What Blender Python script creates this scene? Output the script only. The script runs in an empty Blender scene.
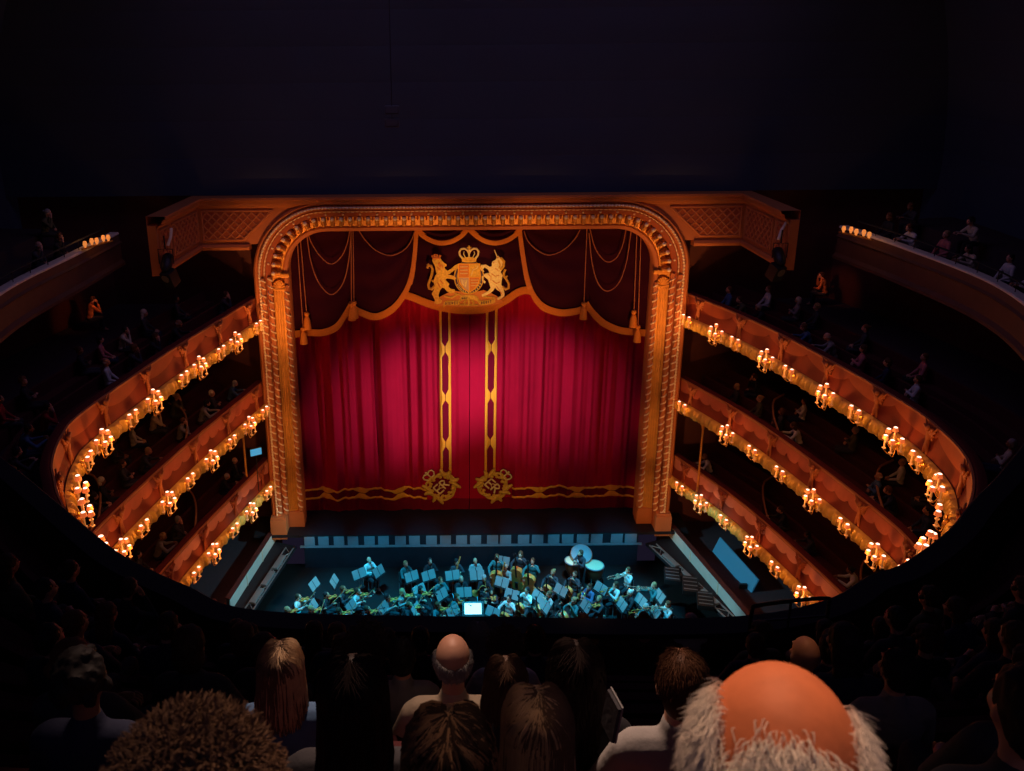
import bpy, bmesh, math, random
from mathutils import Vector as V, Matrix as M, noise as NZ
from mathutils.geometry import tessellate_polygon
sc = bpy.context.scene
COL = sc.collection
R = random.Random(7)
PI = math.pi

# ------------------------------------------------------------------ camera
PITCH, ROLL, PX, PY, F = 0.31249647, -0.00924258, 438.579, 313.805, 860.0
EYE = V((-1.25864, -32.0, 19.60225))
fw = V((0, math.cos(PITCH), -math.sin(PITCH))); up = V((0, math.sin(PITCH), math.cos(PITCH))); rt = V((1, 0, 0))
cd = bpy.data.cameras.new('camera'); cam = bpy.data.objects.new('camera', cd); COL.objects.link(cam)
cd.sensor_fit = 'HORIZONTAL'; cd.sensor_width = 36; cd.lens = F * 36 / 1024
cd.shift_x = (512 - PX) / 1024; cd.shift_y = (PY - 385.5) / 1024
cd.dof.use_dof = True; cd.dof.focus_distance = 28; cd.dof.aperture_fstop = 9
cd.clip_start = 0.05; cd.clip_end = 300
cr, sr = math.cos(ROLL), math.sin(ROLL)
R_, U_ = rt * cr + up * sr, up * cr - rt * sr
cam.matrix_world = M(((R_.x, U_.x, -fw.x, EYE.x), (R_.y, U_.y, -fw.y, EYE.y), (R_.z, U_.z, -fw.z, EYE.z), (0, 0, 0, 1)))
sc.camera = cam

def ray(px, py):
    x, y = px - PX, py - PY
    return fw * F + rt * (x * cr + y * sr) - up * (y * cr - x * sr)
def atz(px, py, z):
    d = ray(px, py); return EYE + d * ((z - EYE.z) / d.z)
def aty(px, py, y):
    d = ray(px, py); return EYE + d * ((y - EYE.y) / d.y)
def proj(p):
    X = V(p) - EYE; c = X.dot(fw); u = F * X.dot(rt) / c; v = -F * X.dot(up) / c
    return PX + u * cr - v * sr, PY + u * sr + v * cr

# ------------------------------------------------------------------ light, exposure
sc.view_settings.view_transform = 'Standard'; sc.view_settings.look = 'None'
sc.view_settings.exposure = 0.0; sc.view_settings.gamma = 1.0; sc.view_settings.use_curve_mapping = False
w = bpy.data.worlds.new('world'); sc.world = w; w.use_nodes = True
bg = w.node_tree.nodes['Background']; bg.inputs[0].default_value = (0.40, 0.30, 0.72, 1); bg.inputs[1].default_value = 0.02
sc.cycles.max_bounces = 5; sc.cycles.diffuse_bounces = 2; sc.cycles.glossy_bounces = 2; sc.cycles.transmission_bounces = 2
sc.cycles.sample_clamp_indirect = 3.0

def spot(name, loc, aim, energy, color, angle, blend=.4, radius=.25):
    l = bpy.data.lights.new(name, 'SPOT'); l.energy = energy; l.color = color; l.spot_size = math.radians(angle); l.spot_blend = blend; l.shadow_soft_size = radius
    o = bpy.data.objects.new(name, l); COL.objects.link(o); o.location = loc
    o.rotation_euler = (V(aim) - V(loc)).to_track_quat('-Z', 'Y').to_euler(); return o
def area(name, loc, aim, energy, color, sx, sy, spread=180):
    l = bpy.data.lights.new(name, 'AREA'); l.shape = 'RECTANGLE'; l.size = sx; l.size_y = sy; l.energy = energy; l.color = color; l.spread = math.radians(spread)
    o = bpy.data.objects.new(name, l); COL.objects.link(o); o.location = loc
    o.rotation_euler = (V(aim) - V(loc)).to_track_quat('-Z', 'Y').to_euler(); return o
# front-of-house lanterns on the house curtain, crossing from the sides
spot('curtain_spot', (8.8, -11, 9.5), (-2.0, 1, 5.3), 8600, (1, .80, .74), 24, 1.0)
spot('curtain_spot', (-8.8, -11, 9.5), (2.2, 1, 5.6), 7000, (1, .80, .74), 24, 1.0)
spot('curtain_spot', (0, -22, 14.0), (2.5, 1, 5.9), 7000, (1, .80, .76), 14, 1.0)
spot('curtain_spot', (0, -22, 14.0), (-1.9, 1, 5.3), 6500, (1, .80, .76), 14, 1.0)
# amber wash on the gilding, from low down at the sides and the middle
for sx in (-1, 1):
    for z, e in ((.9, 1950), (4.2, 1690), (7.6, 1300), (10.6, 910)): spot('gilding_spot', (sx * 1.5, -12, 3.0), (sx * 8.0, -.5, z), e, (1, .42, .12), 17, 1.0)
for x in (-7, -2.3, 2.3, 7): spot('gilding_spot', (x * .8, -10.5, 2.4), (x, 0, 10.9), 4800, (1, .36, .095), 27, 1.0)
spot('braid_fill_spot', (0, -19, 8.0), (0, 1, 1.7), 3300, (1, .55, .16), 24, 1.0)  # added lamp that lifts the dim braid low on the curtain
spot('crest_spot', (0, -20, 13.0), (0, .3, 10.9), 6500, (1, .52, .14), 9.5, .7)
# blue lanterns over the orchestra pit; added spots for its panels and side parapets
for x in (-4.5, 0, 4.5): spot('pit_spot', (x, -6.6, 13.5), (x * 1.05, -4.3, -1.5), 23000, (.0, .44, .74), 27, .7)
for x in (-6, -4, -2, 0, 2, 4, 6): spot('panel_fill_spot', (x, -4.6, 2.2), (x, -.93, -.62), 620, (.0, .42, .75), 32, .8, .1)
spot('parapet_fill_spot', (4, -7, 7.5), (-8.6, -2.8, -.2), 4200, (.30, .85, 1), 24, .6)
spot('parapet_fill_spot', (-4, -7, 7.5), (9.0, -3.4, -.2), 4200, (.30, .85, 1), 24, .6)
spot('pit_warm_spot', (3, -7, 12.5), (2.4, -3.4, -1.4), 2300, (1, .50, .26), 24, 1.0)
spot('pit_warm_spot', (3, -7, 12.5), (3.75, -2.0, -.7), 2600, (1, .62, .36), 7, .8)
# warm lanterns on the ceiling over the back of the amphitheatre
spot('house_spot', (-.5, -28.0, 23.2), (-.93, -31.1, 18.7), 1350, (1, .54, .32), 20, 1.0, .25)
spot('house_spot', (-1.6, -24.2, 22.6), (-1.2, -29.2, 17.0), 3000, (1, .62, .46), 27, 1.0, .25)
# added blue-violet fills that lift the dark, one behind the viewer, one overhead
area('rear_fill', (0, -37.5, 23.5), (0, -27, 15), 24, (.55, .46, 1.0), 12, 3)
area('dome_fill', (0, -5.5, 22.5), (0, -5.5, 0), 330, (.52, .36, .90), 20, 10)

# ------------------------------------------------------------------ materials
def srgb(r, g, b):
    f = lambda c: (c / 255 / 12.92) if c / 255 < .04045 else ((c / 255 + .055) / 1.055) ** 2.4
    return (f(r), f(g), f(b))
MATS = {}
def mat(name, col, rough=.6, metal=0.0, var=.0, scale=8.0, bump=.0, bscale=40.0, emit=None, estr=0, sheen=0, spec=.4):
    if name in MATS: return MATS[name]
    m = bpy.data.materials.new(name); m.use_nodes = True; nt = m.node_tree; n = nt.nodes; b = n['Principled BSDF']
    b.inputs['Base Color'].default_value = (*col, 1); b.inputs['Roughness'].default_value = rough; b.inputs['Metallic'].default_value = metal
    b.inputs['Specular IOR Level'].default_value = spec
    if sheen: b.inputs['Sheen Weight'].default_value = sheen; b.inputs['Sheen Roughness'].default_value = .4; b.inputs['Sheen Tint'].default_value = (*[min(1, c * 3 + .1) for c in col], 1)
    tc = n.new('ShaderNodeTexCoord')
    if var:
        t = n.new('ShaderNodeTexNoise'); t.inputs['Scale'].default_value = scale; t.inputs['Detail'].default_value = 4
        nt.links.new(tc.outputs['Object'], t.inputs['Vector'])
        mx = n.new('ShaderNodeMix'); mx.data_type = 'RGBA'
        mx.inputs['A'].default_value = (*[c * (1 - var) for c in col], 1); mx.inputs['B'].default_value = (*[min(1, c * (1 + var)) for c in col], 1)
        nt.links.new(t.outputs['Fac'], mx.inputs['Factor']); nt.links.new(mx.outputs['Result'], b.inputs['Base Color'])
    if bump:
        t = n.new('ShaderNodeTexNoise'); t.inputs['Scale'].default_value = bscale; t.inputs['Detail'].default_value = 3
        nt.links.new(tc.outputs['Object'], t.inputs['Vector'])
        bp = n.new('ShaderNodeBump'); bp.inputs['Strength'].default_value = bump; bp.inputs['Distance'].default_value = .02
        nt.links.new(t.outputs['Fac'], bp.inputs['Height']); nt.links.new(bp.outputs['Normal'], b.inputs['Normal'])
    if emit: b.inputs['Emission Color'].default_value = (*emit, 1); b.inputs['Emission Strength'].default_value = estr; m.cycles.emission_sampling = 'NONE'
    MATS[name] = m; return m
GILT = mat('gilt', (.72, .34, .06), .42, .25, .25, 5, .5, 30)
BANDGILT = mat('band_gilt', (.98, .55, .10), .4, .15, .3, 7, .8, 26)
GILT_L = mat('gilt_light', (.80, .47, .16), .4, .2, .2, 9, .3, 40)
CREAMGILT = mat('cream_gilt', (.95, .78, .52), .45, .1, .15, 12)
OCHRE = mat('ochre_plaster', (.52, .18, .06), .65, 0, .15, 2, .2, 12)
RUST = mat('rust_plaster', (.36, .085, .03), .7, 0, .2, 4, .2, 18)
TERRA = mat('terracotta_panel', (.27, .045, .018), .7, 0, .3, 1.6, .3, 9)
PINKP = mat('pink_plaster', (.64, .25, .17), .7, 0, .15, 5, .2, 14)
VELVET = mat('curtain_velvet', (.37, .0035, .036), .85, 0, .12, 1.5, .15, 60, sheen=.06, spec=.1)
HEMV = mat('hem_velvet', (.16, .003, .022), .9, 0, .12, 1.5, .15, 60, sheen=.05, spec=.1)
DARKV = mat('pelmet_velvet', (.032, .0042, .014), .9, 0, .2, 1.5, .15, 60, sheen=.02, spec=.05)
RAILV = mat('rail_velvet', (.11, .008, .009), .85, 0, .2, 3, sheen=.3)
BRAID = mat('gold_braid', (.95, .44, .035), .55, .1, .15, 30, .4, 70)
FRINGE = mat('gold_fringe', (.66, .24, .03), .6, .05, .25, 20, .4, 60)
EMBROID = mat('gold_embroidery', (.80, .40, .05), .5, .1, .6, 16, .6, 50)
PALEEMB = mat('pale_gold_embroidery', (.92, .64, .28), .5, .1, .45, 18, .4, 60)
ORANGEEMB = mat('orange_embroidery', (.60, .20, .035), .6, 0, .3, 22, .3, 60)
REDEMB = mat('red_embroidery', (.55, .09, .02), .6, 0, .2, 22)
BLUEEMB = mat('blue_embroidery', (.035, .02, .07), .6)
ROPE = mat('rope_cord', (.34, .12, .055), .7, 0, .15, 30)
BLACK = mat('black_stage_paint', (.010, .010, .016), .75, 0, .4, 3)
CEIL = mat('dark_ceiling_paint', (.042, .064, .108), .9, 0, .15, .6)
DARKRED = mat('dark_red_wall', (.085, .022, .020), .8, 0, .3, 2, .1, 10)
DARKBROWN = mat('dark_brown_panel', (.12, .055, .035), .75, 0, .25, 3, .1, 12)
CARPET = mat('dark_carpet', (.05, .030, .040), .95, 0, .3, 12)
BENCH = mat('bench_velvet', (.07, .010, .012), .9, 0, .3, 6)
WHITEWALL = mat('pale_parapet', (.62, .66, .62), .6, 0, .12, 4, .2, 20)
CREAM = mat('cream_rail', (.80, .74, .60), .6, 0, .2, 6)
STEEL = mat('grey_steel', (.30, .32, .34), .4, .6, .1, 20)
BLACKMETAL = mat('black_metal', (.02, .02, .022), .45, .3)
PITWALL = mat('pit_panel_paint', (.20, .24, .26), .6, 0, .15, 5)
PITFLOOR = mat('pit_floor', (.006, .006, .007), .7, 0, .4, 5)
SHADE = mat('lamp_shade', (.80, .30, .12), .7, 0, emit=(1, .20, .05), estr=.42)
BULB = mat('lit_bulb', (1, .9, .8), .5, 0, emit=(1, .76, .58), estr=2.6)
CANDLE = mat('candle_tube', (.85, .6, .35), .5, 0, emit=(1, .42, .10), estr=.12)
BRASS = mat('brass', (.78, .44, .11), .32, .7, .1, 10)
SILVER = mat('silver_brass', (.85, .80, .62), .25, .8)
PAPER = mat('paper', (.24, .24, .235), .8)
MAPLE = mat('varnished_spruce', (.80, .27, .06), .35, 0, .3, 8)
DRUMSKIN = mat('drum_skin', (.85, .66, .42), .6)
COPPER = mat('copper_kettle', (.35, .14, .06), .35, .7)
SCREEN = mat('lit_screen', (.1, .3, .4), .4, 0, emit=(.02, .30, .55), estr=.9)
SCORE_GLOW = mat('score_glow', (.9, .95, 1), .5, 0, emit=(.45, .85, 1), estr=1.5)  # the light on the score is put into its paper as a glow
EYE_M = mat('eye_dark', (.02, .015, .012), .2)

# ------------------------------------------------------------------ mesh building
class MB:
    def __init__(s): s.v = []; s.f = []; s.mi = []
    def add(s, vs, fs, mi=0):
        o = len(s.v); s.v += [tuple(p) for p in vs]; s.f += [tuple(i + o for i in f) for f in fs]; s.mi += [mi] * len(fs)
    def merge(s, o, m=None, mi=0): s.add([(m @ V(p)) if m else p for p in o.v], o.f, mi)
    def box(s, c, d, m=None):
        x, y, z = [k / 2 for k in d]; P = [V((a * x, b * y, e * z)) for a in (-1, 1) for b in (-1, 1) for e in (-1, 1)]
        if m is not None: P = [m @ p for p in P]
        s.add([p + V(c) for p in P], [(0, 1, 3, 2), (4, 6, 7, 5), (0, 4, 5, 1), (2, 3, 7, 6), (0, 2, 6, 4), (1, 5, 7, 3)])
    def bevbox(s, c, d, b=.02, m=None):
        bm = bmesh.new(); bmesh.ops.create_cube(bm, size=1)
        for v in bm.verts: v.co = V((v.co.x * d[0], v.co.y * d[1], v.co.z * d[2]))
        bmesh.ops.bevel(bm, geom=bm.edges[:], offset=b, segments=2, affect='EDGES', profile=.7)
        bm.verts.index_update(); P = [v.co.copy() for v in bm.verts]
        if m is not None: P = [m @ p for p in P]
        s.add([p + V(c) for p in P], [[v.index for v in f.verts] for f in bm.faces]); bm.free()
    def tube(s, pts, r, seg=8, caps=True, flat=None):
        pts = [V(p) for p in pts]; n = len(pts); rr = r if isinstance(r, (list, tuple)) else [r] * n
        vs = []; prev = None
        for i, p in enumerate(pts):
            t = (pts[min(i + 1, n - 1)] - pts[max(i - 1, 0)])
            t = t.normalized() if t.length > 1e-9 else V((0, 0, 1))
            if prev is None:
                a = t.cross(V((0, 0, 1)) if abs(t.z) < .9 else V((0, 1, 0))).normalized()
            else:
                a = (prev - t * prev.dot(t)); a = a.normalized() if a.length > 1e-6 else t.orthogonal().normalized()
            prev = a; b = t.cross(a)
            for k in range(seg):
                q = 2 * PI * k / seg; vs.append(p + (a * math.cos(q) + b * math.sin(q)) * rr[i])
        fs = [(i * seg + k, i * seg + (k + 1) % seg, (i + 1) * seg + (k + 1) % seg, (i + 1) * seg + k) for i in range(n - 1) for k in range(seg)]
        if caps: fs += [tuple(range(seg))[::-1], tuple(range((n - 1) * seg, n * seg))]
        s.add(vs, fs)
    def cap(s, a, b, ra, rb=None, seg=10):      # tapered capsule
        a, b = V(a), V(b); rb = ra if rb is None else rb; d = (b - a); d = d.normalized() if d.length > 1e-6 else V((0, 0, 1))
        P = []; Q = []
        for k in (-.95, -.7, -.35, 0): P.append(a + d * ra * k); Q.append(ra * math.sqrt(1 - k * k))
        for k in (0, .35, .7, .95): P.append(b + d * rb * k); Q.append(rb * math.sqrt(1 - k * k))
        s.tube(P, Q, seg)
    def ell(s, c, r, m=None, nu=16, nv=10):
        c = V(c); vs = [V((0, 0, -1))]
        for j in range(1, nv):
            t = -PI / 2 + PI * j / nv
            for i in range(nu): a = 2 * PI * i / nu; vs.append(V((math.cos(t) * math.cos(a), math.cos(t) * math.sin(a), math.sin(t))))
        vs.append(V((0, 0, 1))); L = len(vs) - 1
        fs = [(0, 1 + (i + 1) % nu, 1 + i) for i in range(nu)]
        for j in range(nv - 2):
            for i in range(nu): fs.append((1 + j * nu + i, 1 + j * nu + (i + 1) % nu, 1 + (j + 1) * nu + (i + 1) % nu, 1 + (j + 1) * nu + i))
        fs += [(L, 1 + (nv - 2) * nu + i, 1 + (nv - 2) * nu + (i + 1) % nu) for i in range(nu)]
        P = [V((p.x * r[0], p.y * r[1], p.z * r[2])) for p in vs]
        if m is not None: P = [m @ p for p in P]
        s.add([p + c for p in P], fs)
    def lathe(s, prof, seg=16, m=None, caps=True):   # prof: (r, z)
        vs = [V((r * math.cos(2 * PI * k / seg), r * math.sin(2 * PI * k / seg), z)) for r, z in prof for k in range(seg)]
        n = len(prof); fs = [(i * seg + k, i * seg + (k + 1) % seg, (i + 1) * seg + (k + 1) % seg, (i + 1) * seg + k) for i in range(n - 1) for k in range(seg)]
        if caps: fs += [tuple(range(seg))[::-1], tuple(range((n - 1) * seg, n * seg))]
        s.add([(m @ p) if m is not None else p for p in vs], fs)
    def prism(s, poly, f0, f1):          # poly: 2D points; f0/f1 map a 2D point to the back / front 3D point
        n = len(poly); tri = tessellate_polygon([[V((p[0], p[1], 0)) for p in poly]])
        s.add([f0(p) for p in poly] + [f1(p) for p in poly],
              [tuple(t) for t in tri] + [tuple(i + n for i in t[::-1]) for t in tri] + [(i, (i + 1) % n, n + (i + 1) % n, n + i) for i in range(n)])
    def grid(s, rows, closed=False):
        n = len(rows[0]); s.add([p for r in rows for p in r], [(i * n + k, i * n + (k + 1) % n, (i + 1) * n + (k + 1) % n, (i + 1) * n + k) for i in range(len(rows) - 1) for k in range(n if closed else n - 1)])
    def mesh(s, name, mats=(), smooth=True):
        me = bpy.data.meshes.new(name); me.from_pydata(s.v, [], s.f)
        for m in mats: me.materials.append(m)
        if any(s.mi): me.polygons.foreach_set('material_index', s.mi)
        bm = bmesh.new(); bm.from_mesh(me); bmesh.ops.recalc_face_normals(bm, faces=bm.faces[:]); bm.to_mesh(me); bm.free()
        if smooth:
            me.polygons.foreach_set('use_smooth', [True] * len(me.polygons)); me.set_sharp_from_angle(angle=math.radians(40))
        me.update(); return me
def put(name, me, parent=None, m=None, mats=None):
    o = bpy.data.objects.new(name, me); COL.objects.link(o)
    if parent: o.parent = parent
    if m is not None: o.matrix_local = m if parent else m
    if mats:
        for i, k in enumerate(mats): o.material_slots[i].link = 'OBJECT'; o.material_slots[i].material = k
    return o
def obj(name, mb, m, parent=None, smooth=True): return put(name, mb.mesh(name, [m], smooth), parent)
def tag(o, label, cat, group=None):
    o['label'] = label; o['category'] = cat
    if group: o['group'] = group
    return o
def thing(name, label, cat, loc=(0, 0, 0), rz=0, group=None, parentless=True):
    o = bpy.data.objects.new(name, None); COL.objects.link(o); o.location = loc; o.rotation_euler = (0, 0, rz); o.empty_display_size = .2
    return tag(o, label, cat, group)
def struct(name, mb, m, smooth=False):
    o = obj(name, mb, m, None, smooth); o['kind'] = 'structure'; return o
def stuff(o): o['kind'] = 'stuff'; return o
def dup(root, mw, label, group=None):
    r = root.copy(); COL.objects.link(r); r.matrix_world = mw; r['label'] = label
    if group: r['group'] = group
    for ch in root.children:
        c = ch.copy(); COL.objects.link(c); c.parent = r
        for g in ch.children: d = g.copy(); COL.objects.link(d); d.parent = c
    return r
def remesh(mb, vox, it=3, fac=.5):
    ob = bpy.data.objects.new('tmp', mb.mesh('tmp', (), False)); COL.objects.link(ob)
    r = ob.modifiers.new('r', 'REMESH'); r.mode = 'VOXEL'; r.voxel_size = vox
    if it: k = ob.modifiers.new('s', 'SMOOTH'); k.factor = fac; k.iterations = it
    dg = bpy.context.evaluated_depsgraph_get(); me = ob.evaluated_get(dg).to_mesh()
    out = MB(); out.add([v.co.copy() for v in me.vertices], [tuple(p.vertices) for p in me.polygons])
    ob.evaluated_get(dg).to_mesh_clear(); old = ob.data; bpy.data.objects.remove(ob); bpy.data.meshes.remove(old); return out
def spline(pts, n):
    pts = [V(p) for p in pts]; P = [pts[0] * 2 - pts[1]] + pts + [pts[-1] * 2 - pts[-2]]; out = []
    for i in range(1, len(P) - 2):
        for k in range(n):
            t = k / n; a, b, c, d = P[i - 1:i + 3]
            out.append(.5 * ((2 * b) + (c - a) * t + (2 * a - 5 * b + 4 * c - d) * t * t + (3 * b - a - 3 * c + d) * t ** 3))
    return out + [pts[-1]]
def resample(pts, n):
    L = [0]
    for a, b in zip(pts, pts[1:]): L.append(L[-1] + (b - a).length)
    out = []; j = 0
    for i in range(n):
        s = L[-1] * i / (n - 1)
        while j < len(L) - 2 and L[j + 1] < s: j += 1
        t = (s - L[j]) / max(1e-9, L[j + 1] - L[j]); out.append(pts[j].lerp(pts[j + 1], t))
    return out, L[-1]
ORD = 'first second third fourth fifth sixth seventh eighth ninth tenth eleventh twelfth thirteenth fourteenth fifteenth sixteenth seventeenth eighteenth nineteenth twentieth'.split()
ORD += ['twenty-' + x for x in ORD[:9]] + ['thirtieth'] + ['thirty-' + x for x in ORD[:9]] + ['fortieth']
# ------------------------------------------------------------------ room shell, stage, pit
def up_poly(pts, z0, z1):
    m = MB(); m.prism(pts, lambda p: V((p[0], p[1], z0)), lambda p: V((p[0], p[1], z1))); return m
struct('floor_stage', up_poly([(-9, -.95), (9, -.95), (9, 9), (-9, 9)], -.12, 0), BLACK)
m = MB(); m.box((0, 9, 8), (24, .3, 18)); struct('wall_back', m, BLACK)
# plan of the horseshoe tiers, read as points (x, y) from the left end round the back to the right end
PLAN = [(-8.22, -.05), (-9.0, -2.9), (-9.86, -6.1), (-10.62, -9.6), (-10.9, -11.3), (-10.84, -12.14), (-10.67, -13.), (-10.38, -13.89), (-10.04, -14.56), (-9.53, -15.47), (-8.2, -17.2), (-5.8, -18.9), (-2.9, -19.9), (0.2, -20.2),
        (3.2, -20.0), (6.0, -19.1), (8.3, -17.7), (9.35, -16.68), (10.04, -15.87), (10.68, -14.88), (11.13, -13.78), (11.33, -12.43), (11.3, -10.9), (10.72, -7.75), (9.75, -3.9), (8.25, -.05)]
CURVE, CLEN = resample(spline([(x, y, 0) for x, y in PLAN], 14), 421)
def frames(C):
    out = []
    for i, p in enumerate(C):
        t = (C[min(i + 1, len(C) - 1)] - C[max(i - 1, 0)]).normalized(); out.append((p, t, V((-t.y, t.x, 0))))   # left of travel = towards the void
    return out
FR = frames(CURVE)
def at_s(i_float, FRS=None):
    FRS = FRS or FR; i = min(int(i_float), len(FRS) - 2); t = i_float - i
    return FRS[i][0].lerp(FRS[i + 1][0], t), FRS[i][1].lerp(FRS[i + 1][1], t).normalized(), FRS[i][2].lerp(FRS[i + 1][2], t).normalized()
def sweep(prof, z, FRS=None, fn=None, closed=False):
    m = MB(); rows = []; s = 0; FRS = FRS or FR; last = None
    for p, t, n in FRS:
        if last is not None: s += (p - last).length
        last = p
        rows.append([p + n * ((u if fn is None else u + fn(s, k)[0])) + V((0, 0, z + zz + (0 if fn is None else fn(s, k)[1]))) for k, (u, zz) in enumerate(prof)])
    m.grid(rows, closed)
    if closed:
        n = len(prof); L = len(rows); m.f += [tuple(range(n)), tuple(range((L - 1) * n, L * n))[::-1]]; m.mi += [0, 0]
    return m
# walls behind the tiers, ceiling
OUT = [p - n * 5.7 for p, t, n in FR]
def wall(name, ids, z0, z1):
    m = MB(); P = [OUT[i] for i in ids]
    rows = [[p + V((0, 0, z0)), p + V((0, 0, z1)), (p * 1.02) + V((0, 0, z1)), (p * 1.02) + V((0, 0, z0))] for p in P]; m.grid(rows, True); return struct(name, m, DARKRED)
wall('wall_left', list(range(0, 130, 3)) + [130], -2.5, 11.8); wall('wall_right', list(range(290, 420, 3)) + [420], -2.5, 11.8)
m = MB(); m.box((-12.9, .7, 6.2), (9.4, .3, 17.6)); struct('wall_stage_left', m, DARKRED)
m = MB(); m.box((12.9, .7, 6.2), (9.4, .3, 17.6)); struct('wall_stage_right', m, DARKRED)
m = MB(); m.box((-17.4, -13.5, 15.5), (.3, 30, 9)); struct('wall_amphitheatre_left', m, CEIL)
m = MB(); m.box((17.4, -13.5, 15.5), (.3, 30, 9)); struct('wall_amphitheatre_right', m, CEIL)
# ceiling: a cove that rises from the cornice to a flat dark ceiling
m = MB(); rows = []
for j in range(13):
    a = PI / 2 * j / 12; ins = 9.5 * (1 - math.cos(a)); h = 14.05 + 10.5 * math.sin(a)
    x0, x1, y0, y1 = -17.3 + ins, 17.3 - ins, -29 - ins * .2, -.3 - ins
    rows.append([V((x0, y0, h)), V((x0, y1, h)), V((x1, y1, h)), V((x1, y0, h))])
for r in rows: pass
m.grid([[r[0], r[1], r[2], r[3]] for r in rows])
m.add([rows[-1][0], rows[-1][1], rows[-1][2], rows[-1][3]], [(0, 1, 2, 3)])
m.add([rows[-1][0], rows[-1][3], rows[-1][3] + V((0, -6, 0)), rows[-1][0] + V((0, -6, 0))], [(0, 1, 2, 3)])
struct('ceiling', m, CEIL)

# pit
PITZ = -1.6
struct('floor_pit', up_poly([(-9.6, -9), (9.9, -9), (9.3, -.6), (-9.3, -.6)], PITZ - .1, PITZ), PITFLOOR)
m = MB(); m.box((0, -.82, -.85), (13.9, .16, 1.5)); struct('wall_pit_back', m, BLACK)
# side ledges between the pit and the pale parapets
EL, ER = (-7.25, -.98), (7.25, -.98); NL, NR = atz(249, 617, -.5), atz(727, 620, -.5)
WL0, WL1 = atz(275, 529, 0), atz(229, 600, 0); WR0, WR1 = atz(667.5, 522, 0), atz(750, 619, 0)
struct('floor_pit_left', up_poly([EL, (NL.x, NL.y), (WL1.x + .1, NL.y), (WL1.x - .1, WL1.y), (WL0.x - .1, WL0.y), (EL[0] - 1, -.6)], -.62, -.5), BLACK)
struct('floor_pit_right', up_poly([(ER[0] + 1, -.6), (WR0.x + .1, WR0.y), (WR1.x + .1, WR1.y), (WR1.x, NR.y), (NR.x, NR.y), ER], -.62, -.5), BLACK)
def parapet(name, a, b, side, lab):
    d = V((b.x - a.x, b.y - a.y, 0)); L = d.length; d.normalize(); n = V((-d.y, d.x, 0)) * (1 if side > 0 else 1)
    if n.x * side > 0: n = -n                         # towards the pit
    t = thing(name, lab, 'parapet', (0, 0, 0)); m = MB(); P = [a + d * (L * k / 12) for k in range(13)]
    m.grid([[V((p.x, p.y, 0)) + n * u + V((0, 0, z)) for u, z in ((0, .03), (.03, .03), (.03, -.5), (-.12, -.5), (-.12, .03))] for p in P], True); obj('pale_face', m, WHITEWALL, t)
    m = MB(); m.grid([[V((p.x, p.y, 0)) + n * u + V((0, 0, z)) for u, z in ((.05, .03), (.05, .07), (-.14, .07), (-.14, .03))] for p in P], True); obj('coping', m, DARKRED, t)
    m = MB()
    for k in (4, 8): m.box(P[k] + n * .035 + V((0, 0, -.24)), (.05, .05, .5))
    obj('joint_strip', m, CREAM, t); return t
parapet('pit_parapet', WL0, WL1, -1, 'pale parapet edging the left side of the orchestra pit')
parapet('pit_parapet', WR0, WR1, 1, 'pale parapet edging the right side of the orchestra pit')
# stalls floor beyond the parapets
struct('floor_stalls_left', up_poly([(WL0.x - .1, WL0.y), (WL1.x - .1, WL1.y), (-9.2, -9), (-14, -9), (-14, .8), (-8, .8)], -.62, -.45), CARPET)
struct('floor_stalls_right', up_poly([(WR0.x + .1, WR0.y), (8, .8), (14, .8), (14, -9), (10, -9), (WR1.x + .1, WR1.y)], -.62, -.45), CARPET)
# row of blue-lit panels under the apron, in pairs
t = thing('pit_back_panelling', 'row of paired panels along the stage front above the pit', 'panelling')
m = MB(); xs = [304, 318, 333.5, 347.5, 364, 378, 395, 409, 426, 440, 456, 470, 487, 500, 518, 532, 548, 562, 577, 591, 611, 625]
k = 0
for i, x in enumerate(xs):
    a = aty(x, 536.5 - (x - 304) * .006, -.93); b = aty(x + 11, 547, -.93)
    pm = MB(); pm.bevbox(((a.x + b.x) / 2, -.93, -.29), (b.x - a.x, .05, .46), .012); obj('panel', pm, PITWALL, t)
m = MB(); m.box((0, -.93, -.56), (14.2, .09, .07)); obj('bottom_rail', m, PITWALL, t)
m = MB(); m.box((0, -.93, -.03), (14.2, .10, .05)); obj('top_rail', m, BLACKMETAL, t)
# pit side rails: ladders of pipe lit blue
def pit_rail(a, b, lab):
    d = b - a; L = d.length; d.normalize(); n = V((-d.y, d.x, 0)); t = thing('lighting_truss', lab, 'truss')
    for u in (-.16, .16):
        m = MB(); m.tube([a + n * u, b + n * u], .03, 8); obj('chord', m, STEEL, t)
    m = MB(); k = int(L / .35)
    for i in range(k): m.tube([a + d * (L * i / k) + n * (.16 if i % 2 else -.16), a + d * (L * (i + 1) / k) + n * (-.16 if i % 2 else .16)], .015, 6)
    obj('lacing', m, STEEL, t)
    for i in range(1, 4):
        pm = MB(); c = a + d * L * (i / 4) ; ang = math.atan2(d.y, d.x); pm.bevbox(c + V((0, 0, .05)), (.9, .22, .1), .02, M.Rotation(ang, 3, 'Z')); obj('flat_cover', pm, PITWALL, t)
    return t
pit_rail(V((EL[0] - .25, -1.2, -.44)), V((NL.x - .15, NL.y, -.44)), 'steel lighting truss along the left edge of the pit')
pit_rail(V((ER[0] + .25, -1.2, -.44)), V((NR.x + .15, NR.y, -.44)), 'steel lighting truss along the right edge of the pit')
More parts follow.
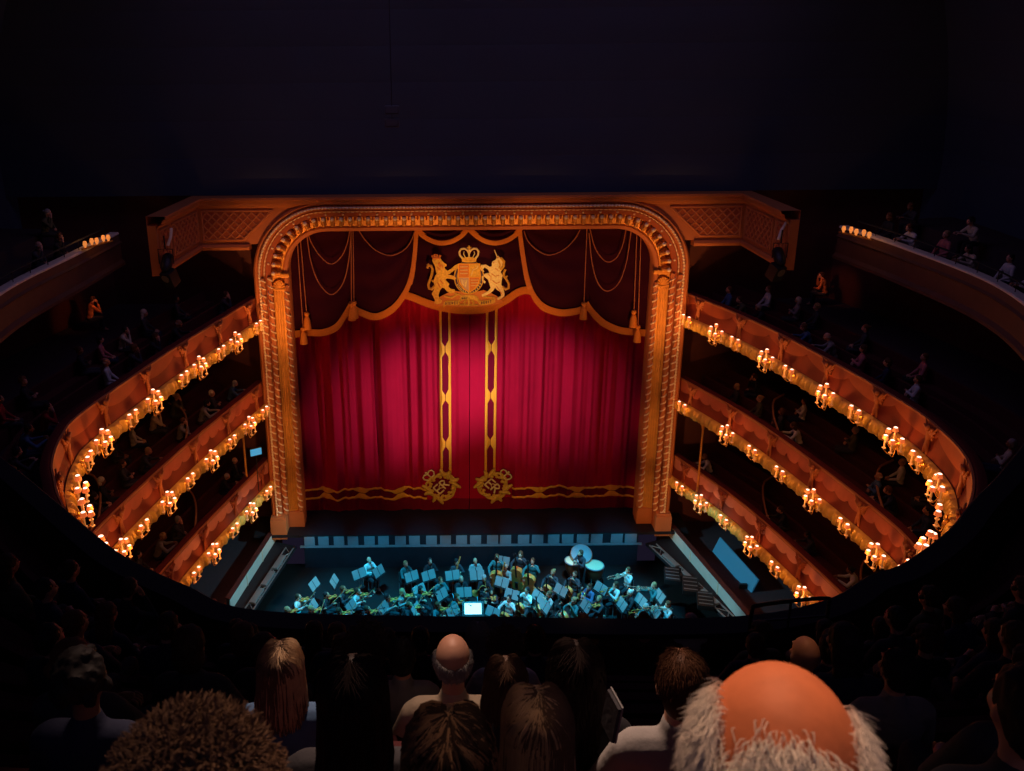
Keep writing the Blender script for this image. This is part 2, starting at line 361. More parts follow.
# low dark equipment on the right ledge
for i, (px, py, wd, lab) in enumerate([(672, 578, .9, 'flat black equipment case on right pit ledge, nearer the stage'), (690, 588, 1.0, 'flat black equipment case on right pit ledge, middle one'), (705, 603, .9, 'flat black equipment case on right pit ledge, farthest from stage')]):
    c = atz(px, py, -.5); t = thing('equipment_case', lab, 'case', c, 1.35); m = MB(); m.bevbox((0, 0, .1), (wd, .6, .2), .02); obj('case_body', m, BLACKMETAL, t)
    m = MB()
    for k in range(4): m.box((-wd * .36 + k * wd * .24, 0, .205), (.04, .5, .02))
    obj('lid_rib', m, STEEL, t)
c = atz(753, 590, -.45); t = thing('stalls_screen', 'blue-lit sloping panel beside the right pit parapet', 'panel', (c.x - .35, c.y + 1.1, -.45))
m = MB(); m.box((0, 0, .35), (.06, 2.6, .7), M.Rotation(.35, 3, 'Y').to_3x3() @ M.Rotation(.28, 3, 'Z').to_3x3()); obj('screen_face', m, mat('blue_glow_panel', (.05, .22, .36), .6, emit=(.01, .11, .22), estr=.35), t)  # blue light on the panel is put into its colour and emission
for y in (-1, 1): m = MB(); m.box((0, y, .1), (.3, .1, .2)); obj('screen_foot', m, BLACKMETAL, t)

# ------------------------------------------------------------------ proscenium arch
HW, SP, TOPZ, RC = 7.0, 11.05, 12.62, 1.55
def arch_path(off, z0=0.0, n=14):
    P = []; r = RC + off; cx, cz = HW - RC, TOPZ - RC
    zs = [z0 + (cz - z0) * i / 30 for i in range(30)]
    P += [V((-(HW + off), 0, z)) for z in zs]
    P += [V((-cx - r * math.cos(PI / 2 * i / n), 0, cz + r * math.sin(PI / 2 * i / n))) for i in range(n)]
    P += [V((-cx + 2 * cx * i / 36, 0, cz + r)) for i in range(36)]
    P += [V((cx + r * math.sin(PI / 2 * i / n), 0, cz + r * math.cos(PI / 2 * i / n))) for i in range(n)]
    P += [V((HW + off, 0, z)) for z in zs[::-1]] ; return P
def arch_sweep(prof, z0=0.0):       # prof: closed list of (offset, y)
    m = MB(); cols = [arch_path(o, z0) for o, y in prof]; rows = [[cols[k][i] + V((0, prof[k][1], 0)) for k in range(len(prof))] for i in range(len(cols[0]))]
    m.grid(rows, True); n = len(prof); L = len(rows); m.f += [tuple(range(n)), tuple(range((L - 1) * n, L * n))[::-1]]; m.mi += [0, 0]; return m
def arch_up(off, y, step, jamb=None, top=True):      # positions + tangent along the arch; jamb False = only the curve and top
    P = arch_path(off); Q, L = resample(P, int(sum((b - a).length for a, b in zip(P, P[1:])) / step)); out = []
    for i, p in enumerate(Q):
        t = (Q[min(i + 1, len(Q) - 1)] - Q[max(i - 1, 0)]).normalized(); hi = p.z > SP - .05
        if (hi and top) or (not hi and jamb): out.append((p + V((0, y, 0)), t))
    return out
AR = thing('proscenium_arch', 'tall gilded proscenium arch with rounded corners framing the red curtain', 'arch')
obj('inner_lip', arch_sweep([(0, .5), (0, -.14), (.05, -.20), (.14, -.22), (.20, -.17), (.22, .5)]), OCHRE, AR)
obj('flat_field', arch_sweep([(.20, .4), (.20, -.16), (.62, -.26), (.66, .4)]), GILT, AR)
obj('red_band', arch_sweep([(.60, .4), (.60, -.40), (.64, -.46), (.80, -.52), (.84, .4)]), RUST, AR)
obj('outer_moulding', arch_sweep([(.82, .4), (.82, -.58), (.86, -.66), (.90, -.62), (.95, -.70), (1.05, -.74), (1.09, .4)]), OCHRE, AR)
obj('outer_band', arch_sweep([(1.07, .4), (1.07, -.64), (1.16, -.70), (1.23, -.62), (1.25, .4)]), OCHRE, AR)
def beads(off, y, step, r, jamb, top):      # one continuous string of beads
    U = arch_up(off, y, step / 8, jamb, top); runs = [[]]
    for p, t in U:
        if runs[-1] and (p - runs[-1][-1]).length > step: runs.append([])
        runs[-1].append(p)
    m = MB()
    for Rn in runs: m.tube(Rn, [r * (.35 + .65 * abs(math.sin(PI * i / 8))) for i in range(len(Rn))], 8)
    return m
obj('bead_moulding', beads(1.00, -.73, .13, .046, True, True), CREAMGILT, AR)
obj('bead_moulding', beads(.84, -.60, .17, .034, False, True), CREAMGILT, AR)
for p, t in arch_up(.71, -.50, .62, False, True): m = MB(); m.ell(p, (.045, .045, .045), None, 8, 6); obj('stud', m, CREAMGILT, AR)
# corbels under the cornice of the arch: a block with a scroll and a cap with its highlight painted pale
for i, (p, t) in enumerate(arch_up(.42, -.21, .33, False, True)):
    m = MB(); mc = MB(); me_ = MB(); n = V((-t.z, 0, t.x)); fr = M((( t.x, 0, n.x), (t.y, 1, n.y), (t.z, 0, n.z)))
    m.bevbox(p, (.16, .40, .34), .03, fr); m.ell(p - n * .12 + V((0, -.17, 0)), (.075, .09, .09), None, 10, 7); m.ell(p + n * .0 + V((0, -.22, 0)), (.06, .06, .12), fr, 10, 7)
    mc.ell(p + n * .10 + V((0, -.235, 0)), (.085, .09, .085), fr, 10, 6); me_.ell(p + t * .165 + n * .10, (.05, .06, .11), fr, 8, 6)
    co = obj('corbel', m, GILT, AR); obj('corbel_cap', mc, CREAMGILT, co); obj('egg_ornament', me_, RUST, AR)
def twist(x, y, z0, z1, r, pitch=.75, lobes=3):
    m = MB(); N = int((z1 - z0) / .033); rows = []
    for i in range(N + 1):
        z = z0 + (z1 - z0) * i / N; row = []
        for k in range(16):
            a = 2 * PI * k / 16; q = r * (1 + .24 * math.cos(lobes * a - 2 * PI * z / pitch * (1 if x > 0 else -1))); row.append(V((x + q * math.cos(a), y + q * math.sin(a), z)))
        rows.append(row)
    m.grid(rows, True); m.f += [tuple(range(16)), tuple(range(N * 16, N * 16 + 16))]; m.mi += [0, 0]; return m
for sx in (-1, 1):
    for off, y, r in ((.10, -.24, .072), (.66, -.50, .078), (.90, -.68, .078)):
        z1 = SP - (.1 if off > .5 else .5); ro = obj('rope_moulding', twist(sx * (HW + off), y, .75, z1, r), OCHRE, AR)
        m = MB(); m.tube([(sx * (HW + off) + (r + .008) * math.cos(q), y + (r + .008) * math.sin(q), .78 + (z1 - .82) * i / 720) for i in range(721) for q in [sx * 2 * PI * (.78 + (z1 - .82) * i / 720) / .30]], .030, 5); obj('rope_highlight', m, CREAMGILT, ro)  # pale helix paints the highlight of the rope's twist as a stripe
    # reeded flat pilaster with a shell capital and plain base blocks
    m = MB()
    for k in range(4): m.tube([V((sx * (HW + .30 + k * .09), -.21 - .02 * k, .8)), V((sx * (HW + .30 + k * .09), -.21 - .02 * k, SP - .75))], .028, 8)
    obj('reeding', m, GILT, AR)
    m = MB(); c = V((sx * (HW + .36), -.24, SP - .62))
    for k in range(9):
        a = PI * k / 8; m.tube([c, c + V((math.cos(a) * .26, -.05, math.sin(a) * .34))], [.02, .055], 8)
    m.bevbox(c + V((0, .02, .52)), (.80, .24, .16), .03); m.bevbox(c + V((0, .02, -.06)), (.6, .16, .08), .02); obj('shell_capital', m, GILT, AR)
    m = MB(); m.bevbox((sx * (HW + .34), -.06, .30), (.74, .50, .62), .03); m.bevbox((sx * (HW + .34), -.08, .66), (.68, .46, .12), .03); obj('inner_plinth', m, OCHRE, AR)
    m = MB(); m.bevbox((sx * (HW + .95), -.36, .22), (.66, 1.1, .9), .03); m.bevbox((sx * (HW + .95), -.36, .72), (.60, 1.0, .14), .03); obj('outer_plinth', m, OCHRE, AR)
# frieze walls beside and above the arch with cornice
FZ0, FZ1 = 12.30, 13.62
def lattice(quad, y0, step, bar, depth, origin=None):
    """crossing bars clipped to a convex polygon given in (u, z); returns segments"""
    segs = []
    for sgn in (1, -1):
        for k in range(-150, 150):
            c = k * step * 1.414; pts = []
            for a, b in zip(quad, quad[1:] + quad[:1]):
                fa = a[1] - sgn * a[0] - c; fb = b[1] - sgn * b[0] - c
                if fa * fb < 0: t = fa / (fa - fb); pts.append((a[0] + (b[0] - a[0]) * t, a[1] + (b[1] - a[1]) * t))
            if len(pts) == 2: segs.append(pts)
    return segs
for sx, nm in ((-1, 'left'), (1, 'right')):
    xc = sx * 10.15
    # corner of front frieze and the splayed side panel
    far = atz(160, 268, FZ0) if sx < 0 else atz(786, 262, FZ0)
    A = V((sx * 7.2, -.55, 0)); B = V((xc, -.55, 0)); Cc = V((far.x, far.y, 0))
    m = MB(); Q = [(sx * 5.2, 12.9), (sx * 8.6, 11.9), (sx * 8.75, FZ0), (xc, FZ0), (xc, FZ1 + .1), (sx * 5.2, FZ1 + .1)]
    Q = [(sx * 7.75, FZ0 - .05), (xc, FZ0 - .05), (xc, FZ1 + .1), (sx * 5.0, FZ1 + .1), (sx * 5.0, 13.4), (sx * 7.0, 13.3)]
    m.prism(Q, lambda p: V((p[0], -.2, p[1])), lambda p: V((p[0], -.55, p[1]))); d = (Cc - B).normalized(); n = V((d.y, -d.x, 0)) * sx; n = n if n.x * sx < 0 else -n
    m.add([B + V((0, 0, z)) - n * k for z in (FZ0 - .05, FZ1 + .1) for k in (0, .3)] + [Cc + V((0, 0, z)) - n * k for z in (FZ0 - .05, FZ1 + .1) for k in (0, .3)], [(0, 4, 6, 2), (1, 3, 7, 5), (0, 1, 5, 4), (2, 6, 7, 3), (4, 5, 7, 6), (0, 2, 3, 1)])
    t = thing('frieze', 'ochre frieze with diamond lattice panels %s of the arch' % nm, 'frieze'); obj('frieze_wall', m, OCHRE, t)
    lm = MB(); bk = MB(); fr = MB()
    quad = [(sx * 8.55, FZ0 + .12), (sx * 10.0, FZ0 + .12), (sx * 10.0, FZ1 - .10), (sx * 7.35, FZ1 - .10)]
    if sx > 0: quad = quad[::-1]
    bk.prism(quad, lambda p: V((p[0], -.55, p[1])), lambda p: V((p[0], -.565, p[1])))
    for a, b in lattice(quad, 0, .235, .03, .03): lm.tube([V((a[0], -.575, a[1])), V((b[0], -.575, b[1]))], .034, 6)
    for a, b in zip(quad, quad[1:] + quad[:1]): fr.tube([V((a[0], -.57, a[1])), V((b[0], -.57, b[1]))], .045, 8)
    L = (Cc - B).length; u0, u1 = .18, L * .70
    for (u0, u1) in ((.16, L * .66), (L * .74, L * .94)):
        q2 = [(u0, FZ0 + .12), (u1, FZ0 + .12), (u1, FZ1 - .10), (u0, FZ1 - .10)]
        g = lambda p, k: B + d * p[0] + n * k + V((0, 0, p[1]))
        bk.prism(q2, lambda p: g(p, 0), lambda p: g(p, .015))
        for a, b in lattice(q2, 0, .235, .03, .03): lm.tube([g(a, .025), g(b, .025)], .034, 6)
        for a, b in zip(q2, q2[1:] + q2[:1]): fr.tube([g(a, .02), g(b, .02)], .045, 8)
    obj('panel_ground', bk, RUST, t); obj('lattice', lm, OCHRE, t); obj('panel_frame', fr, OCHRE, t)
    # ledge under the frieze
    m = MB(); P = [V((sx * 8.3, -.55, 0)), B, Cc]
    nn = [V((0, -1, 0)), (V((0, -1, 0)) + n).normalized() * 1.1, n]
    m.grid([[p + q * u + V((0, 0, z)) for u, z in ((-.3, FZ0 - .05), (.10, FZ0 - .05), (.16, FZ0 - .14), (.10, FZ0 - .26), (-.3, FZ0 - .30))] for p, q in zip(P, nn)], True); m.f += [(0, 1, 2, 3, 4), (10, 11, 12, 13, 14)]; m.mi += [0, 0]
    obj('ledge', m, OCHRE, t)
    # cornice above
    m = MB(); P = [V((0, -.55, 0)), B, Cc]; nn[0] = V((0, -1, 0))
    m.grid([[p + q * u + V((0, 0, z)) for u, z in ((-.3, FZ1), (.05, FZ1), (.10, FZ1 + .10), (.22, FZ1 + .16), (.24, FZ1 + .28), (.36, FZ1 + .34), (.36, FZ1 + .42), (-.3, FZ1 + .42))] for p, q in zip(P, nn)], True)
    obj('cornice', m, OCHRE, t)
    # dark loudspeaker bracket and stage lanterns hung at the end of the frieze
    e = Cc + n * .25
    t = thing('stage_lantern', 'black stage lantern hung at the %s end of the frieze' % nm, 'spotlight', (e.x, e.y, FZ0 + .15), 0)
    m = MB(); m.lathe([(.16, -.35), (.19, -.3), (.19, .1), (.13, .28), (.08, .34)], 14, M.Rotation(2.2, 4, 'X')); obj('lantern_body', m, BLACKMETAL, t)
    m = MB(); m.tube([(-.24, 0, 0), (-.24, 0, .5), (.24, 0, .5), (.24, 0, 0)], .02, 6); m.tube([(0, 0, .5), (0, 0, .95)], .025, 6); obj('yoke', m, BLACKMETAL, t)
    m = MB(); m.tube([(sx * -.1, 0, .62), (sx * -.1 + .1, .1, .9), (.2, .25, 1.15)], .05, 8); obj('bracket', m, CREAM, t)
    t = thing('loudspeaker', 'black loudspeaker under the lantern at %s end of the frieze' % nm, 'loudspeaker', (e.x + sx * -.1, e.y - .1, FZ0 - .3), .4 * sx)
    m = MB(); m.bevbox((0, 0, 0), (.42, .4, .55), .04, M.Rotation(.4, 3, 'X')); obj('cabinet', m, BLACKMETAL, t); m = MB(); m.lathe([(.02, 0), (.13, .01), (.15, .03)], 14, M.Translation((0, -.22, .02)) @ M.Rotation(PI / 2 + .4, 4, 'X')); obj('cone', m, STEEL, t)
# two small grey boxes on the dark cove
for py, lab in ((110, 'small grey control box on the dark ceiling cove, upper of two'), (123, 'small grey control box on the dark ceiling cove, lower of two')):
    p = aty(392, py, -6.2); t = thing('control_box', lab, 'box', p); m = MB(); m.bevbox((0, 0, 0), (.42, .2, .24), .02); obj('box_shell', m, mat('dim_grey_box', (.07, .07, .08), .6), t)
    m = MB(); m.box((0, -.105, 0), (.34, .01, .16)); obj('front_plate', m, mat('dim_grey_plate', (.10, .10, .11), .6), t); m = MB(); m.tube([(0, 0, .1), (0, 0, 4)], .008, 6); obj('hanger', m, BLACK, t)
# ------------------------------------------------------------------ house curtain
CY = .95
_rf = random.Random(11)
FOLD_L = [(f, .40 / f, _rf.uniform(0, 6.3)) for f in (3.1, 5.3, 7.7, 9.6, 12.1, 15.3, 19.7, 25.1)]
FOLD_R = [(f, .27 / f, _rf.uniform(0, 6.3)) for f in (2.7, 5.9, 8.3, 11.2, 14.6, 18.9, 23.7, 31.0)]
def fold(x, z, side):
    zt = 1 - z / 12.5
    y = 0
    for f_, am, ph in (FOLD_L if side < 0 else FOLD_R): y += am * math.sin(x * f_ + ph + .35 * math.sin(z * .5 + ph * 3))
    edge = min(1, max(0, (abs(x) - .25) / 1.2)); y *= (.15 + .85 * edge)
    if z < 2: y *= .35 + .325 * z
    return CY + y
def on_curtain(x, z, out=.03): return V((x, fold(x, z, -1 if x < 0 else 1) - out, z))
for side in (-1, 1):
    nm = 'left' if side < 0 else 'right'
    t = thing('stage_curtain', '%s half of the red velvet house curtain with gold braid' % nm, 'curtain', (0, 0, 0), 0, 'house curtain halves')
    m = MB(); xs = [side * (.012 + 7.6 * i / 330) for i in range(331)]; zs = [.55 + 12.2 * j / 36 for j in range(37)]
    m.grid([[V((x, fold(x, z, side), z)) for x in xs] for z in zs] ); obj('velvet_drop', m, VELVET, t)
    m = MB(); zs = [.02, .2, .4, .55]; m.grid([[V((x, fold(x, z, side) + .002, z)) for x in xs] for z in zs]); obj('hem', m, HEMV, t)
    # braid bands: two rails that meet in a block at every joint, over a dark strip
    def band(path, width, joints, th=.10, taper=.24, name='braid_band', back=True):
        # path(s) -> point, side vector; joints: list of s where the rails meet
        mb = MB(); bk = MB(); s0, s1 = joints[0], joints[-1]; N = int((s1 - s0) / .035); A = []; B = []; Cb = []
        for i in range(N + 1):
            s = s0 + (s1 - s0) * i / N; dj = min(abs(s - j) for j in joints[1:-1]) if len(joints) > 2 else 9
            q = max(th, min(width / 2 - .012, width / 2 - (dj - .10) * (width / 2 - th) / taper)); q2 = th * .0
            wob = 0
            A.append((s, -width / 2 + wob, -width / 2 + q + wob)); B.append((s, width / 2 - q + wob, width / 2 + wob)); Cb.append((s, -width / 2 + .02, width / 2 - .02))
        for L in (A, B): mb.grid([[path(s, u0, .028), path(s, (u0 + u1) / 2, .055), path(s, u1, .028)] for s, u0, u1 in L])
        bk.grid([[path(s, u0 + (u1 - u0) * k / 4, .018) for k in range(5)] for s, u0, u1 in Cb])
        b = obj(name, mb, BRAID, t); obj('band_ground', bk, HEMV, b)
    vx = aty(444.7, 400, CY).x if side < 0 else aty(490, 400, CY).x
    ztop = 10.6; zb = aty(441, 473, CY).z
    js = [zb] + [aty(445, py, CY).z for py in (442.5, 396, 348)] + [ztop]
    band(lambda s, u, o: on_curtain(vx + .03 + u, s, o), .47, sorted(js))
    zc = aty(400, 493, CY).z
    hx = sorted([abs(aty(px, 493, CY).x) for px in (427, 400, 362, 327, 296)])
    def hp(s, u, o):
        x = side * s; wig = .022 * math.sin(s * 5.2) + .012 * math.sin(s * 13); return on_curtain(x, zc + u + wig, o)
    band(hp, .52, hx)
    # corner cartouche with the monogram, leaves and crown
    cx = aty(441.5 if side < 0 else 492.7, 484.5, CY).x; cz = aty(441.5, 484.5, CY).z; k = .0040   # metres per crop px
    O = lambda x, z, o: V((cx + x, CY - .10 - o, cz + z))
    m = MB(); m.prism([(.50 * math.cos(2 * PI * i / 28), .50 * math.sin(2 * PI * i / 28)) for i in range(28)], lambda p: O(p[0], p[1], -.0), lambda p: O(p[0], p[1], .05)); cg = obj('cartouche', m, HEMV, t)
    m = MB()
    for i in range(26):
        a = 2 * PI * i / 26; rr = .50 + .06 * math.sin(i * 2.4); c = (math.cos(a) * rr, math.sin(a) * rr)
        m.ell(O(c[0], c[1], .07), (.08, .04, .07), None, 8, 6)
        # curled leaf tips
        P = []
        for j in range(7):
            b = a + .12 * j * (1 if i % 2 else -1); q = rr + .03 + .045 * j - .006 * j * j; P.append(O(math.cos(b) * q, math.sin(b) * q, .07))
        m.tube(P, [.055, .055, .05, .045, .04, .035, .025], 6)
    obj('leaf_wreath', m, EMBROID, cg)
    for a0 in ((-side) * 0 + (PI / 4 if side < 0 else 3 * PI / 4), (PI / 4 if side < 0 else 3 * PI / 4) + PI):
        m = MB()
        for da in (-.34, -.12, .12, .34):
            P = []
            for j in range(8):
                b = a0 + da * (1 + .22 * j) ; q = .48 + .05 * j; e = .07 * math.sin(j * .45) * (1 if da > 0 else -1); P.append(O(math.cos(b) * q - math.sin(b) * e, math.sin(b) * q + math.cos(b) * e, .08))
            m.tube(P, [.06, .08, .09, .09, .085, .075, .06, .04], 6)
        obj('leaf_spray', m, EMBROID, cg)
    ac = 3 * PI / 4 if side < 0 else PI / 4; ux = V((math.cos(ac), math.sin(ac))); vx2 = V((-math.sin(ac), math.cos(ac)))
    def Cq(a, b, o=.08): q = ux * a + vx2 * b; return O(q.x, q.y, o)     # a outwards, b across
    m = MB(); m.tube([Cq(.62, -.20), Cq(.60, 0), Cq(.62, .20)], .035, 6)
    for s_ in (-1, 1): m.tube([Cq(.62, .19 * s_), Cq(.74, .27 * s_), Cq(.86, .26 * s_), Cq(.90, .14 * s_), Cq(.85, .02 * s_)], .032, 6)
    m.tube([Cq(.62, 0), Cq(.86, 0)], .03, 6); m.ell(Cq(.93, 0), (.05, .03, .05), None, 8, 6); obj('embroidered_crown', m, PALEEMB, cg)
    m = MB(); rot = PI / 4 if side < 0 else -PI / 4; ca, sa = math.cos(rot), math.sin(rot)
    def S(pts, r=.036): m.tube([O(x * ca - y * sa, x * sa + y * ca, .075) for x, y in pts], r, 6)
    S([(-.30, -.20), (-.30, .20)]); S([(-.30, .20), (-.04, .20)]); S([(-.30, 0), (-.08, 0)]); S([(-.30, -.20), (-.04, -.20)])
    S([(.05, -.20), (.05, .20)]); S([(.05, .20), (.20, .19), (.27, .11), (.20, .02), (.05, 0)]); S([(.14, 0), (.28, -.20)])
    S([(-.10, .06), (0, .11), (.08, .02), (0, -.08), (-.09, -.02)], .02)
    obj('monogram_letters', m, PALEEMB, cg)

# ------------------------------------------------------------------ pelmet: swags, fringes, cords
def P2(px, py, y): p = aty(px, py, y); return (p.x, p.z)
def interp(pts, x):
    for (a, b), (c, d) in zip(pts, pts[1:]):
        if a <= x <= c: return b + (d - b) * (x - a) / max(1e-6, c - a)
    return pts[0][1] if x < pts[0][0] else pts[-1][1]
def fringe_mesh(line, wid, thick=.03):
    Q, L = resample([V(p) for p in line], max(12, int(sum((V(b) - V(a)).length for a, b in zip(line, line[1:])) / .022)))
    m = MB(); rows = []
    for i, p in enumerate(Q):
        t = (Q[min(i + 1, len(Q) - 1)] - Q[max(i - 1, 0)]).normalized(); n = V((t.z, 0, -t.x)); n = n if n.z < 0 or abs(n.z) < 1e-6 else -n
        n = (n * .55 + V((0, 0, -.45))).normalized() if abs(n.z) > .35 else n
        o = .012 * (i % 2); wid_ = wid; wid = wid * (.5 + .5 * min(1, abs(t.x) * 1.3)); rows.append([p + V((0, -o - thick * .5, 0)), p + n * wid * .18 + V((0, -thick - o, 0)), p + n * wid * (.97 + .05 * (i % 3)) + V((0, -o - thick * .3, 0)), p + n * wid + V((0, .0, 0)), p + V((0, .01, 0))]); wid = wid_
    m.grid(rows, True); return m
TOPP = 12.95
def swag(name_lab, hem_px, y, fringe_w, group='pelmet swags', n_f=26, cat='valance', piece='drapery_swag', sideline=None, fringe_mat=None):
    hem = spline([V((*P2(px, py, y), 0)) for px, py in hem_px], 8); hem = [(p.x, p.y) for p in hem]
    t = thing(piece, name_lab, cat, (0, 0, 0), 0, group); x0, x1 = min(p[0] for p in hem), max(p[0] for p in hem)
    m = MB(); rows = []; NX = 60
    top = hem_px[0][1]
    for j in range(31):
        q = j / 30; row = []
        for i in range(NX + 1):
            k = i / NX * (len(hem) - 1); a = int(min(k, len(hem) - 2)); f = k - a; hx = hem[a][0] + (hem[a + 1][0] - hem[a][0]) * f; hz = hem[a][1] + (hem[a + 1][1] - hem[a][1]) * f
            tx = x0 + (x1 - x0) * i / NX; x = tx + (hx - tx) * q; z = TOPP + (hz - TOPP) * q
            row.append(V((x, y - .10 * math.sin(q * PI) * math.sin(i / NX * PI) - .05 * math.sin(q * n_f) * (.3 + .7 * math.sin(i / NX * PI)), z)))
        rows.append(row)
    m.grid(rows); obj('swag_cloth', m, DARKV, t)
    obj('fringe', fringe_mesh([(p[0], y - .03, p[1] + fringe_w * .9) for p in hem], fringe_w), fringe_mat or FRINGE, t); return t
swag('outer dark swag of the pelmet at the left edge of the curtain', [(284, 338), (308, 335), (322, 335), (335, 330), (344, 318), (351, 306)], .50, .28)
swag('inner dark swag of the pelmet between left tassel and coat of arms', [(350, 307), (355, 311), (362, 315), (376, 319), (391, 312), (402, 299), (409, 283), (412.5, 262), (414.5, 236)], .30, .28)
swag('inner dark swag of the pelmet between coat of arms and right tassel', [(521, 232), (525, 262), (529, 283), (535, 299), (545, 310), (560, 315), (574, 314), (583, 311), (588, 307)], .30, .28)
swag('outer dark swag of the pelmet at the right edge of the curtain', [(587, 306), (591, 312), (596, 318), (605, 326), (618, 332), (630, 334), (655, 336)], .50, .28)
ct = swag('dark central pelmet panel that carries the gold coat of arms', [(402, 297), (412, 299.5), (430, 306.5), (447, 311), (468, 313), (488, 311), (503, 304), (515, 296), (524, 293), (534, 294)], .44, .30, piece='drapery_valance', fringe_mat=FRINGE)
for a, b in ((417, 468), (470, 521)):
    swag('small upper swag over the coat of arms, %s one' % ('left' if a < 450 else 'right'), [(a, 231), (a + 8, 238), (a + 17, 243), (a + 26, 244.5), (a + 36, 242), (a + 45, 236), (b, 229)], .17, .22)
def cord(lab, px, y, r=.022, group='pelmet cords', tas=None):
    pts = [aty(a, b, y) for a, b in px]; L = spline(pts, 8) if len(pts) > 2 else pts; t = thing('cord_festoon', lab, 'cord', (0, 0, 0), 0, group); m = MB(); m.tube(L, r, 6); obj('cord_line', m, ROPE, t)
    if tas:
        p = pts[-1]; m = MB(); m.lathe([(.03, 0), (.09, -.02), (.11, -.10), (.06, -.17), (.09, -.22), (.13, -.34), (.16, -.70), (.02, -.72)], 12, M.Translation(p)); obj('tassel', m, FRINGE, t)
cord('shallow looped cord at the far left of the pelmet', [(307, 231), (312, 244), (321, 257), (331, 264), (341, 257), (347, 244), (350, 230)], .16)
cord('deep looped cord at the far left of the pelmet', [(307, 236), (311, 262), (319, 283), (331, 294.5), (342, 285), (348, 265), (351, 236)], .16)
cord('looped cord between left tassel and coat of arms', [(359, 231), (366, 241), (377, 251), (391, 255.5), (404, 250), (411, 241), (415, 231)], .16)
cord('looped cord between coat of arms and right tassel', [(524, 231), (528, 241), (537, 250), (549, 255), (563, 250), (574, 240), (580, 230)], .16)
cord('shallow looped cord at the far right of the pelmet', [(590, 229), (594, 245), (600, 256), (608, 262), (617, 257), (623, 244), (626, 229)], .16)
cord('deep looped cord at the far right of the pelmet', [(589, 233), (592, 262), (598, 283), (607, 291), (618, 284), (626, 264), (631, 232)], .16)
for lab, x, y0, x2, y1 in [('long tasselled cord hanging beside the left outer swag', 351, 231, 351.5, 303), ('second tasselled cord hanging just left of left outer tassel', 353, 231, 354, 301), ('tasselled cord hanging near the left pillar', 300, 234, 306.5, 312), ('lowest tasselled cord nearest the left pillar', 297, 237, 303, 327),
        ('long tasselled cord hanging beside the right outer swag', 587, 229, 584, 302), ('tasselled cord hanging near the right pillar', 637, 231, 634, 310), ('lowest tasselled cord nearest the right pillar', 641, 234, 638, 325)]:
    cord(lab, [(x, y0), (x2, y1)], .13, .02, 'tasselled cords of the pelmet', True)

# ------------------------------------------------------------------ coat of arms on the pelmet
CO = aty(469, 279.6, .14)
def ca_(x, y, o=0.0): return V((CO.x + (x - 505) * .00543, .16 - o, CO.z - (y - 424) * .0056))
CA = thing('coat_of_arms', 'gold embroidered royal coat of arms with lion, unicorn and crown', 'emblem')
def plate(name, poly, mt, o0=0.0, o1=.03, parent=CA, smooth=False):
    m = MB(); m.prism(poly, lambda p: ca_(p[0], p[1], o0), lambda p: ca_(p[0], p[1], o1)); return obj(name, m, mt, parent, smooth)
def strokes(name, lines, mt, o=.03, parent=CA):
    m = MB()
    for pts, r in lines: m.tube([ca_(x, y, o) for x, y in pts], r, 6)
    return obj(name, m, mt, parent)
plate('compartment', [(238, 600), (262, 572), (300, 545), (350, 520), (400, 503), (450, 512), (505, 525), (560, 512), (610, 500), (660, 520), (705, 545), (755, 585), (740, 600), (650, 618), (505, 626), (360, 618)], ORANGEEMB, 0, .02)
lion = plate('lion', [(250, 300), (243, 280), (252, 262), (275, 258), (300, 264), (312, 285), (328, 300), (346, 314), (343, 326), (330, 330), (336, 346), (352, 358), (378, 344), (402, 322), (426, 310), (436, 322), (428, 340), (404, 352), (372, 376), (352, 386), (374, 390), (402, 398), (414, 412), (404, 424), (380, 416), (348, 412), (334, 424), (346, 434), (364, 452), (358, 472), (374, 488), (404, 494), (402, 512), (376, 520), (346, 506), (328, 482), (312, 478), (296, 500), (286, 530), (292, 556), (312, 570), (306, 590), (276, 598), (252, 592), (262, 574), (250, 545), (238, 524), (252, 500), (260, 470), (250, 432), (260, 402), (274, 378), (266, 342), (262, 320)], EMBROID, .01, .06)
strokes('lion_tail', [([(258, 468), (238, 490), (220, 484), (214, 456), (226, 420), (240, 384), (246, 348), (236, 322), (216, 322), (206, 338)], .055), ([(206, 318), (222, 312)], .05), ([(240, 424), (248, 436)], .03)], EMBROID, .04, lion)
strokes('lion_crown', [([(246, 262), (248, 246)], .04), ([(262, 258), (262, 238)], .045), ([(278, 258), (280, 240)], .04), ([(294, 262), (302, 246)], .04), ([(246, 264), (298, 266)], .05)], ORANGEEMB, .05, lion)
for q, r_ in (([(290, 300), (300, 330)], .05), ([(310, 312), (318, 336)], .03), ([(276, 330), (300, 352)], .03), ([(296, 420), (320, 452)], .025), ([(280, 440), (300, 478)], .025)): strokes('lion_curl', [(q, r_)], ORANGEEMB, .055, lion)
uni = plate('unicorn', [(668, 296), (692, 284), (702, 264), (712, 256), (722, 266), (746, 276), (760, 300), (756, 330), (742, 350), (730, 370), (744, 394), (738, 430), (736, 460), (752, 492), (760, 524), (758, 545), (738, 562), (712, 572), (706, 560), (736, 542), (730, 515), (706, 498), (690, 480), (682, 500), (660, 520), (630, 535), (600, 548), (596, 532), (640, 508), (660, 486), (650, 452), (640, 424), (614, 402), (604, 420), (624, 440), (618, 452), (598, 436), (596, 402), (618, 382), (650, 376), (640, 352), (616, 336), (602, 350), (614, 366), (600, 368), (584, 346), (590, 320), (624, 317), (654, 334), (668, 326), (666, 310)], PALEEMB, .01, .06)
